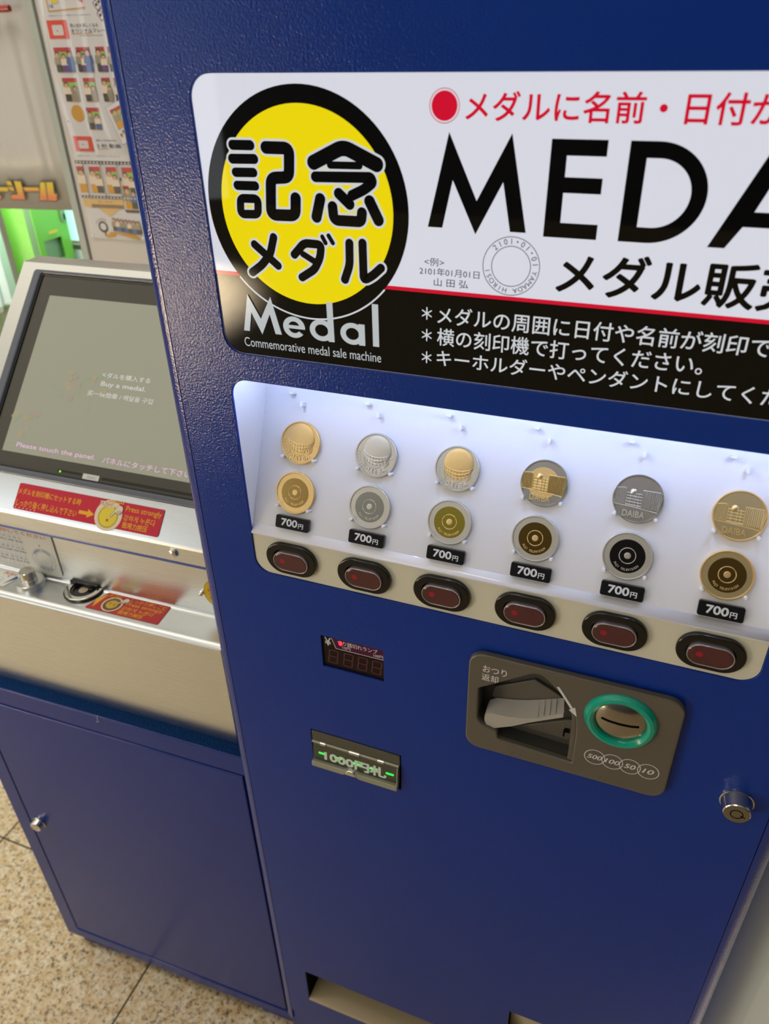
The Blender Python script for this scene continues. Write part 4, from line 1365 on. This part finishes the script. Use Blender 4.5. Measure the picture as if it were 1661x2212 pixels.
pt = part('medal_port', plate([dring(0.0225, 0.0160)], 0.0002, 0.0038, 0.0008, 3), chrome, FL, en, 'chrome-ringed medal insertion port')
part('port_gasket', plate([dring(0.0238, 0.0220)], 0.0001, 0.0016), port_black, FL, pt)
part('port_well', plate([[p for p in dring(0.0164, 0.0001)]], 0.0005), port_black, FL, pt)
part('port_step', plate([dring(0.0162, 0.0125)], 0.0005, 0.0020, 0.0005), port_black, FL, pt)
part('die', plate([circle(PC[0] - 0.0005, PC[1] - 0.0010, 0.0056, 32)], 0.0006, 0.0014, 0.0003), die_beige, FL, pt)
part('port_notch', box(PC[0] - 0.0225, PC[0] + 0.0170, 0.0566, BB - 0.0002, 0.0001, 0.0072, 0.001), port_black, FL @ Matrix.Translation((0, 0, 0)), pt)
ls = part('ledge_sticker', plate([roundpoly([(-0.1976, 0.0274), (-0.0983, 0.0274), (-0.1004, 0.0592), (-0.1866, 0.0592)], 0.0025)], 0.0002, 0.0006, 0.0001), sticker_red2, FL, en, 'red instruction sticker on the ledge')
HL = 0.0007
for t_ in (text('しっかり押しこむ', (-0.1520, -0.1035, 0.0505, 0.0572), HL, 0.01), text('Press strongly', (-0.1535, -0.1040, 0.0432, 0.0502), HL, 0.01), text('강하게 누른다', (-0.1545, -0.1115, 0.0362, 0.0425), HL, 0.01), text('我用力按压', (-0.1545, -0.1215, 0.0292, 0.0356), HL, 0.02)):
    part('sticker_line', t_, ink_orange, FL, ls)
part('sticker_arrow', plate([[(-0.1890, 0.0300), (-0.1835, 0.0565), (-0.1932, 0.0440)]], HL), ink_orange, FL, ls)
mpic = Flat(HL)
mpic.disc(-0.1690, 0.0410, 0.0126, ink_cream, 0.0)
mpic.disc(-0.1690, 0.0408, 0.0108, ink_brown, 0.00004)
mpic.disc(-0.1690, 0.0408, 0.0072, ink_gold, 0.00008)
mpic.poly([(-0.1730, 0.0430), (-0.1706, 0.0430), (-0.1718, 0.0395)], ink_red, 0.00014)
mpic.poly([(-0.1672, 0.0420), (-0.1648, 0.0420), (-0.1660, 0.0385)], ink_red, 0.00014)
mpic.done('medal_picture', FL, ls)
part('push_text', text('PUSH!', (-0.1815, -0.1655, 0.0510, 0.0570), HL + 0.0002, 0.006), ink_orange, FL, ls)
pointing_hand(FL, ls, -0.1600, 0.0500, 0.00070, HL + 0.0003)
ws = part('push_sticker', plate([roundpoly([(-0.3500, 0.0285), (-0.3165, 0.0285), (-0.3098, 0.0550), (-0.3500, 0.0580)], 0.0015)], 0.0002, 0.0006, 0.0001), card_white, FL, en)
part('push_text', text('PUSH', (-0.3345, -0.3175, 0.0490, 0.0540), HL, 0.008), ink_red, FL, ws)
part('push_arrow', plate([[(-0.3262, 0.0478), (-0.3236, 0.0478), (-0.3249, 0.0440)]], HL), ink_red, FL, ws)
part('blue_triangle', plate([[(-0.3215, 0.0320), (-0.3150, 0.0505), (-0.3110, 0.0470)]], HL), ink_blue, FL, ws)
part('coin_sketch', join([plate([circle(-0.3320, 0.0400 - 0.004 * k, 0.0050, 24, 0.0026), circle(-0.3320, 0.0400 - 0.004 * k, 0.0046, 24, 0.0022)], HL) for k in range(3)]), ink_grid, FL, ws)
yt = part('round_tag', plate([circle(-0.0305, 0.7955, 0.0190, 56)], 0.0030, 0.0046, 0.0004), tag_yellow, FB, en, 'yellow round tag at the right of the recess')
part('tag_rim', plate([circle(-0.0305, 0.7955, 0.0196, 56), circle(-0.0305, 0.7955, 0.0188, 56)], 0.0026, 0.0044), tag_edge, FB, yt)
part('tag_text', join([ring_text('強く押してください', -0.0305, 0.7955, 0.0125, 0.0040, -120, 24, 0.0047, 0.01)]), ink_red, FB, yt)
part('stud', lathe([(0.0030, 0.0), (0.0030, 0.0045), (0.0022, 0.0048), (0.0022, 0.0085), (0.0014, 0.0090)], 20), screw_metal, FB @ Matrix.Translation((-0.0525, 0.7928, 0)), en)

# ================================================================== BOOTH BEHIND
def bgframe(x, y, yaw):
    t_ = math.radians(yaw)
    return frame((x, y, 0), Vector((math.cos(t_), math.sin(t_), 0)), Z)


FA = bgframe(-0.7, 0.62, 3.9)
bpn = thing('booth_panel', 'white upright booth panel behind the steel engraving machine', 'panel', FA @ Vector((0.15, 0, FLOOR)))
part('sheet', plate([rrect(-0.1520, 0.62, FLOOR, 2.2, 0.001, 2)], -0.018, 0.0, 0.0008), panel_white, FA, bpn)
part('edge_post', plate([rrect(-0.1590, -0.1440, FLOOR, 2.2, 0.003, 3)], -0.03, 0.004, 0.002), panel_edge, FA, bpn)
part('rivets', join([lathe([(0.0013, 0.0), (0.0010, 0.0008)], 12, a, z) for a, z in ((-0.1460, 1.032),)]), dull_metal, FA, bpn)

po = thing('poster', 'long white poster of sample photos fixed to the booth panel', 'poster', FA @ Vector((-0.02, 0.001, 1.0255)))
part('sheet', plate([rrect(-0.1330, 0.110, 1.0255, 1.62, 0.001, 2)], 0.0006, 0.0014), paper, FA, po)
HP = 0.0017


def person_blob(f, x, y, s, top, leg, k=0):
    """a tiny printed person: hair, face, top, legs"""
    d = 0.00002 + k * 0.000004
    f.rect(x - 0.22 * s, x + 0.22 * s, y, y + 0.45 * s, leg, d)
    f.poly([(x - 0.30 * s, y + 0.40 * s), (x + 0.30 * s, y + 0.40 * s), (x + 0.24 * s, y + 0.80 * s), (x - 0.24 * s, y + 0.80 * s)], top, d + 0.000001)
    f.disc(x, y + 0.93 * s, 0.17 * s, hair, d + 0.000002)
    f.disc(x, y + 0.88 * s, 0.13 * s, skin, d + 0.000003)


def printed_photo(x0, x1, z0, z1, n, tops, legs, frame_m=None, M_=None, parent=None, h=HP):
    f = Flat(h)
    if frame_m:
        f.rect(x0 - 0.0022, x1 + 0.0022, z0 - 0.0022, z1 + 0.0036, frame_m, -0.00001)
    f.rect(x0, x1, z0, z1, khaki, 0)
    f.rect(x0, x1, z1 - 0.18 * (z1 - z0), z1, crimson, 0.000004)
    f.rect(x0, x1, z1 - 0.38 * (z1 - z0), z1 - 0.18 * (z1 - z0), lime, 0.000003)
    f.rect(x0 + 0.3 * (x1 - x0), x1, z0, z0 + 0.06 * (z1 - z0), ochre, 0.000006)
    for k in range(n):
        x = x0 + (x1 - x0) * (k + 0.5) / n + random.uniform(-0.0008, 0.0008)
        s = (z1 - z0) * random.uniform(0.72, 0.86)
        person_blob(f, x, z0 + 0.0006, s * (0.8 if (k % 2) else 1.0), tops[k % len(tops)], legs[k % len(legs)], k + 1)
    return f.done('printed_photo', M_ or FA, parent or po)


cream = ink_cream
for x0, x1, n in ((-0.1272, -0.0970, 3), (-0.0885, -0.0650, 3), (-0.0548, -0.0402, 2), (-0.0345, -0.0150, 2)):
    printed_photo(x0, x1, 1.2668, 1.2990, n, [khaki, cream, denim], [hair, purple, denim])
for x0, x1, n in ((-0.1240, -0.0980, 2), (-0.0868, -0.0665, 2), (-0.0548, -0.0402, 2), (-0.0335, -0.0150, 2)):
    printed_photo(x0, x1, 1.2280, 1.2596, n, [cream, khaki, denim], [hair, khaki, denim])
printed_photo(-0.0925, -0.0690, 1.1895, 1.2200, 2, [khaki, cream], [hair, denim])
f = Flat(HP)
f.disc(-0.1084, 1.2120, 0.0116, ochre)
f.done('orange_dot', FA, po)
for x0, x1, z0, z1 in ((-0.1290, -0.0944, 1.3100, 1.3330), (-0.1268, -0.0926, 1.1586, 1.1802)):
    f = Flat(HP)
    f.rect(x0, x1, z0, z1, tomato)
    f.poly(rrect(x0 + 0.0075, x1 - 0.0085, z0 + 0.0042, z1 - 0.0060, 0.002, 4), paper, 0.00002)
    f.poly([(x0 + 0.0145, z0 + 0.0110), (x0 + 0.0180, z0 + 0.0098), (x0 + 0.0145, z0 + 0.0086)], tomato, 0.00004)
    f.done('red_heading_square', FA, po)
f = Flat(HP)
f.line([(-0.1209, 1.3900), (-0.1209, 1.3440), (-0.0590, 1.3470)], 0.0016, ochre)
f.rect(-0.1140, -0.1020, 1.3535, 1.3590, ink_yellow)
f.poly([(-0.0700, 1.3580), (-0.0620, 1.3530), (-0.0600, 1.3550), (-0.0680, 1.3640)], tomato)
f.done('orange_frame', FA, po)
for cx_, cz_ in ((-0.0330, 1.3525), (-0.0290, 1.3400)):
    f = Flat(HP)
    c3, s3 = math.cos(math.radians(32)), math.sin(math.radians(32))
    q = lambda u, v: (cx_ + u * c3 - v * s3, cz_ + u * s3 + v * c3)
    f.poly([q(-0.0105, -0.0062), (q(0.0105, -0.0062)), q(0.0105, 0.0062), q(-0.0105, 0.0062)], ochre)
    f.poly([q(-0.0100, -0.0056), (q(0.0105, -0.0056)), q(0.0105, 0.0062), q(-0.0100, 0.0062)], card_blue, 0.00002)
    for k in range(3):
        f.poly([q(-0.0090 + k * 0.0064, -0.0046), q(-0.0036 + k * 0.0064, -0.0046), q(-0.0036 + k * 0.0064, 0.0050), q(-0.0090 + k * 0.0064, 0.0050)], paper if k % 2 else cream, 0.00004)
        c4 = q(-0.0063 + k * 0.0064, 0.001)
        f.disc(c4[0], c4[1], 0.0020, hair, 0.00006)
    f.done('printed_ticket', FA, po)
for t_ in (text('思い出を楽しくなる', (-0.0900, -0.0427, 1.3234, 1.3282), HP), text('オリジナルフレーム', (-0.0900, -0.0243, 1.3168, 1.3216), HP, 0.01), text('15', (-0.1180, -0.1120, 1.3480, 1.3520), HP, 0.03), text('3 秒 動画', (-0.0860, -0.0430, 1.1642, 1.1702), HP, 0.01), text('撮影した写真が動き出す', (-0.0850, -0.0480, 1.1736, 1.1760), HP), text('お気に入りのシーンを切り取ってプレゼント', (-0.1260, -0.0480, 1.1512, 1.1534), HP), text('Original frames for your photo', (-0.0761, -0.0379, 1.3122, 1.3140), HP), text('写真は全てイメージです実際のデザインとは異なります', (-0.1230, -0.0520, 1.3376, 1.3392), HP)):
    part('poster_line', t_, ink_black, FA, po)
f = Flat(HP)
f.line([(-0.0900, 1.3155), (-0.0546, 1.3160)], 0.0010, ochre)
f.line([(-0.0850, 1.1628), (-0.0662, 1.1628)], 0.0010, ochre)
f.done('underlines', FA, po)
# film strip
f = Flat(HP)
f.rect(-0.1335, 0.06, 1.1405, 1.1452, hair)
f.rect(-0.1348, 0.06, 1.0890, 1.0932, hair)
for k in range(30):
    x_ = -0.1315 + k * 0.0064
    f.rect(x_, x_ + 0.0034, 1.1417, 1.1440, paper, 0.00002)
    f.rect(x_, x_ + 0.0034, 1.0900, 1.0922, paper, 0.00002)
for x_ in (-0.1172, -0.0850, -0.0542, -0.0235, 0.0070):
    f.line([(x_, 1.0920), (x_, 1.1440)], 0.0014, hair)
f.done('film_strip', FA, po)
for x0, x1 in ((-0.1336, -0.1200), (-0.1106, -0.0897), (-0.0790, -0.0595), (-0.0497, -0.0300), (-0.0190, 0.001)):
    printed_photo(x0, x1, 1.0972, 1.1368, 2 if x1 - x0 > 0.015 else 1, [cream, cream, khaki], [ochre, hair])
f = Flat(HP + 0.0001)
f.poly(rrect(-0.0575, -0.0258, 1.0690, 1.1215, 0.003, 4), hair)
f.rect(-0.0566, -0.0268, 1.0735, 1.1165, paper, 0.00002)
f.done('printed_phone', FA, po)
printed_photo(-0.0540, -0.0300, 1.0745, 1.1120, 2, [khaki, denim], [ochre, hair], None, FA, po, HP + 0.00016)
f = Flat(HP)
f.poly(roundpoly([(-0.1342, 1.0880), (-0.0200, 1.0885), (-0.0200, 1.0770), (-0.1240, 1.0745), (-0.1345, 1.0766)], 0.003), sand)
f.poly([(-0.1110, 1.0760), (-0.0640, 1.0760), (-0.0880, 1.0612)], sand)
f.rect(-0.1195, -0.0588, 1.0745, 1.0800, ink_brown, 0.00002)
f.done('speech_bubble', FA, po)
part('bubble_text', join([text('その場で見られる！スマホ', (-0.1185, -0.0595, 1.0755, 1.0792), HP + 0.0001, 0.01)]), ink_cream, FA, po)
part('bubble_caption', text('思い出を', (-0.1060, -0.0780, 1.0826, 1.0852), HP + 0.0001), ink_brown, FA, po)
f = Flat(HP)
f.disc(-0.1058, 1.0444, 0.0092, hair)
f.disc(-0.1058, 1.0450, 0.0056, paper, 0.00002)
f.line([(-0.1040, 1.0360), (-0.1030, 1.0310)], 0.0026, hair)
f.poly([(-0.1090, 1.0318), (-0.1010, 1.0275), (-0.0980, 1.0300), (-0.0985, 1.0325)], ochre, 0.00003)
f.poly([(-0.0985, 1.0272), (-0.0850, 1.0300), (-0.0830, 1.0350), (-0.0925, 1.0376), (-0.0985, 1.0330)], ochre, 0.00003)
f.poly([(-0.0900, 1.0376), (-0.0830, 1.0350), (-0.0420, 1.0262), (-0.0380, 1.0290), (-0.0500, 1.0352)], ochre, 0.00004)
for k in range(7):
    person_blob(f, -0.0830 + k * 0.0075, 1.0390 - 0.0006 * k, 0.0190, [khaki, cream, khaki][k % 3], [hair, denim][k % 2], k + 1)
f.done('printed_ring_and_people', FA, po)
part('ring_caption', ring_text('すぐにもらえる', -0.1058, 1.0440, 0.0130, 0.0042, -62, 15, HP), ink_brown, FA, po)
# pin heads at the poster's foot
part('pins', join([lathe([(0.0011, HP), (0.0008, HP + 0.0012)], 12, a, z) for a, z in ((-0.1296, 1.0306), (-0.0330, 1.0300), (-0.1290, 1.2010))]), dull_metal, FA, po)

# clear plastic sleeve over the upper part of the poster, slightly wavy
cl_ = bpy.data.materials.new('clear_film')
cl_.use_nodes = True
t_ = cl_.node_tree
t_.nodes.clear()
out_ = t_.nodes.new('ShaderNodeOutputMaterial')
mixn = t_.nodes.new('ShaderNodeMixShader')
tr_ = t_.nodes.new('ShaderNodeBsdfTransparent')
gl_ = t_.nodes.new('ShaderNodeBsdfGlossy')
gl_.inputs['Roughness'].default_value = 0.06
mixn.inputs[0].default_value = 0.06
t_.links.new(tr_.outputs[0], mixn.inputs[1])
t_.links.new(gl_.outputs[0], mixn.inputs[2])
t_.links.new(mixn.outputs[0], out_.inputs['Surface'])
bm = bmesh.new()
gv = []
NA, NB = 48, 40
for i in range(NA + 1):
    a = -0.1300 + 0.16 * i / NA
    for j in range(NB + 1):
        z = 1.155 + 0.42 * j / NB
        w_ = 0.0075 + 0.0030 * math.sin((a + 0.13) * 95 + 1.6 * math.sin(z * 11)) + 0.0012 * math.sin(z * 34 + a * 30)
        gv.append(bm.verts.new((a, z, w_)))
for i in range(NA):
    for j in range(NB):
        p = i * (NB + 1) + j
        bm.faces.new((gv[p], gv[p + NB + 1], gv[p + NB + 2], gv[p + 1]))
for f_ in bm.faces:
    f_.smooth = True
me = bpy.data.meshes.new('m')
bm.to_mesh(me)
bm.free()
part('plastic_sleeve', me, cl_, FA, po, 'clear wavy plastic film')

# sample cards leaning in front of the poster
for nm, lab, dx, dz, dh, rot in (('sample_card', 'sample photo card with a white border standing tilted in front of the poster', 0.0, 0.0, 0.012, -20), ('sample_card', 'blue sample card peeping out behind the white-bordered photo card', 0.0085, -0.0065, 0.006, -22)):
    Mc = FA @ Matrix.Translation((-0.0225 + dx, 1.2035 + dz, dh)) @ Matrix.Rotation(math.radians(20 if rot == -20 else 24), 4, 'Z')
    cdr = thing(nm, lab, 'card', Mc.translation, 'sample photo cards')
    if rot == -20:
        part('card_sheet', plate([rrect(-0.0195, 0.0195, -0.0285, 0.0260, 0.0008, 2)], 0.0, 0.0012), card_blue, Mc, cdr)
        part('white_border', plate([rrect(-0.0188, 0.0192, -0.0276, 0.0256, 0.0008, 2)], 0.0013), paper, Mc, cdr)
        printed_photo(-0.0140, 0.0130, -0.0080, 0.0200, 2, [khaki, cream], [ochre, khaki], None, Mc, cdr, 0.0014)
        f = Flat(0.0015)
        for k in range(5):
            f.disc(-0.0130 + k * 0.006, -0.0165 + 0.003 * (k % 2), 0.0026, [ochre, khaki, skin][k % 3], 0.00001 * k)
            f.disc(-0.0130 + k * 0.006, -0.0150 + 0.003 * (k % 2), 0.0016, hair, 0.00001 * k + 0.000005)
        f.done('printed_faces', Mc, cdr)
    else:
        part('card_sheet', plate([rrect(-0.0195, 0.0195, -0.0275, 0.0260, 0.0008, 2)], 0.0, 0.0012), card_blue, Mc, cdr)

# ---- white banner with the large yellow lettering
FBn = bgframe(-1.1, 0.80, 8.5)
bn = thing('banner', 'white vinyl banner with yellow and orange lettering hanging over the green kiosk', 'banner', FBn @ Vector((-0.4, 0, 1.02)))
bm = bmesh.new()
NX, NZ = 80, 12
gv = []
for i in range(NX + 1):
    a = -0.90 + (0.0680 + 0.90) * i / NX
    for j in range(NZ + 1):
        z = 1.0205 + (2.2 - 1.0205) * j / NZ
        w_ = 0.0022 * math.sin(a * 46) * min(1, j / 4) + 0.0015 * math.sin(a * 19 + 1 + z)
        gv.append(bm.verts.new((a, z, w_)))
for i in range(NX):
    for j in range(NZ):
        p = i * (NZ + 1) + j
        bm.faces.new((gv[p], gv[p + NZ + 1], gv[p + NZ + 2], gv[p + 1]))
for f_ in bm.faces:
    f_.smooth = True
me = bpy.data.meshes.new('m')
bm.to_mesh(me)
bm.free()
vs = part('vinyl_sheet', me, vinyl, FBn, bn)
sm = vs.modifiers.new('thick', 'SOLIDIFY')
sm.thickness = 0.001
sm.offset = -1
LET = [
    [[(-0.1500, 1.0545), (-0.0720, 1.0545), (-0.0690, 1.0620), (-0.1500, 1.0625)], [(-0.1500, 1.0400), (-0.0920, 1.0398), (-0.0905, 1.0470), (-0.1500, 1.0480)]],
    [[(-0.0718, 1.0740), (-0.0600, 1.0738), (-0.0585, 1.0655), (-0.0690, 1.0660)], [(-0.0690, 1.0632), (-0.0580, 1.0630), (-0.0572, 1.0556), (-0.0665, 1.0560)], [(-0.0525, 1.0736), (-0.0382, 1.0734), (-0.0382, 1.0400), (-0.0690, 1.0402), (-0.0690, 1.0482), (-0.0520, 1.0492)]],
    [[(-0.0360, 1.0622), (-0.0020, 1.0630), (-0.0010, 1.0560), (-0.0335, 1.0548)]],
    [[(0.0048, 1.0728), (0.0152, 1.0728), (0.0110, 1.0392), (-0.0062, 1.0394), (-0.0020, 1.0500)]],
    [[(0.0178, 1.0728), (0.0322, 1.0730), (0.0300, 1.0520), (0.0352, 1.0512), (0.0318, 1.0388), (0.0128, 1.0390)]],
]
for polys in LET:
    bk_ = join([strokes([q + [q[0]]], 0.0034, 0.0068, 8) for q in polys])
    l_ = part('letter_outline', bk_, ink_black, FBn, bn)
    part('letter', join([plate([q], 0.0070) for q in polys]), letter_mat, FBn, l_)
part('banner_small_print', text('キャラクターと一緒に写真が撮れるシール機', (-0.0404, 0.0306, 1.0318, 1.0338), 0.0066), ink_grid, FBn, bn)

rp = part('rod', tube([FBn @ Vector((-0.60, 1.334, 0.016)), FBn @ Vector((0.036, 1.354, 0.016))], 0.0052, 16), red_pole)
rp.name = 'hanging_rod'
tag(rp, 'red round rod in front of the white banner at the top left corner', 'rod')

# ---- green photo kiosk seen below the banner
FC = bgframe(-1.1, 1.05, 8.5)
kc = thing('photo_kiosk', 'lime green photo kiosk with a dark pocket seen under the white banner', 'kiosk', FC @ Vector((-0.29, 0, FLOOR)))
part('front_panel', plate([rrect(-0.3400, -0.2800, FLOOR, 1.6, 0.001, 2)], -0.10, 0.0, 0.0006), green, FC, kc)
part('grey_band', plate([[(-0.2815, 0.0), (-0.2550, -0.012), (-0.2550, -0.10), (-0.2815, -0.10)]], FLOOR, 1.6), green_grey, FC @ Matrix(((1, 0, 0, 0), (0, 0, 1, 0), (0, 1, 0, 0), (0, 0, 0, 1))), kc)
corner = Vector((-1.3522, 1.0123, 0))
FS = frame(corner, Y, Z)
part('side_panel', plate([rrect(-0.006, 0.103, FLOOR, 1.6, 0.0005, 2), rrect(0.0120, 0.0727, 0.8410, 0.8905, 0.0008, 2)], -0.003, 0.0, 0.0004), green, FS, kc)
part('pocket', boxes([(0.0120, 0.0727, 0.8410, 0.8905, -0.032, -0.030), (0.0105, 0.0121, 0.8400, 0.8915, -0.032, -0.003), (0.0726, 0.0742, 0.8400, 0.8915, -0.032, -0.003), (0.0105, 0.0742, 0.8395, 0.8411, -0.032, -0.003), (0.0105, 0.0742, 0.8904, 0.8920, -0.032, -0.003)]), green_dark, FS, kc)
lb = Flat(0.0004)
lb.rect(0.034, 0.0640, 0.9035, 0.9100, tag_yellow)
lb.done('yellow_label', FS, kc)
part('label_scribble', strokes([[(0.024 + k * 0.003, 0.897 + 0.0035 * math.sin(k * 2.1)) for k in range(12)]], 0.0005, 0.0004, 6), ink_brown, FS, kc)
part('latch_box', plate([rrect(0.084, 0.0985, 0.9210, 0.9700, 0.001, 2)], 0.0, 0.005, 0.001), green_grey, FS, kc)
part('latch_hole', plate([rrect(0.0895, 0.0965, 0.9260, 0.9400, 0.001, 2)], 0.0053), dark, FS, kc)
lp = thing('light_panel', 'glowing pale mint light panel at the right of the green kiosk', 'light panel', (-1.33, 1.16, FLOOR))
FLp = frame((0, 1.14, 0), X, Z)
part('glowing_face', plate([rrect(-1.385, -1.20, 0.8670, 1.5, 0.001, 2)], -0.02, 0.0, 0.0005), lamp_mint, FLp, lp)
part('lower_rail', plate([rrect(-1.385, -1.20, 0.8480, 0.8600, 0.002, 2)], -0.02, 0.006, 0.002), chrome, FLp, lp)
part('lower_box', plate([rrect(-1.385, -1.20, FLOOR, 0.8460, 0.002, 2)], -0.02, 0.002, 0.001), mint, FLp, lp)
kd = thing('side_cabinet', 'pale mint cabinet left of the green kiosk, behind the steel screen frame', 'cabinet', FC @ Vector((-0.45, 0, FLOOR)))
part('door_panel', plate([rrect(-0.80, -0.3700, 0.7430, 1.6, 0.003, 3)], 0.02, 0.05, 0.002), mint, FC, kd)
part('side_strip', plate([rrect(-0.3690, -0.3420, 0.7480, 1.6, 0.003, 3)], 0.015, 0.044, 0.003), mint, FC, kd)
part('bolt', lathe([(0.0048, 0.044), (0.0048, 0.0455), (0.0026, 0.0460), (0.0024, 0.0475), (0.0001, 0.0480)], 24, -0.3545, 0.8640), mint, FC, kd)
part('base_box', plate([rrect(-0.80, -0.3500, FLOOR, 0.7400, 0.003, 3)], -0.06, 0.0, 0.002), green_grey, FC, kd)
part('caster', lathe([(0.012, 0.0), (0.012, 0.014)], 24, -0.395, 0.736), mint, FC @ Matrix.Translation((0, 0, 0.02)), kd)
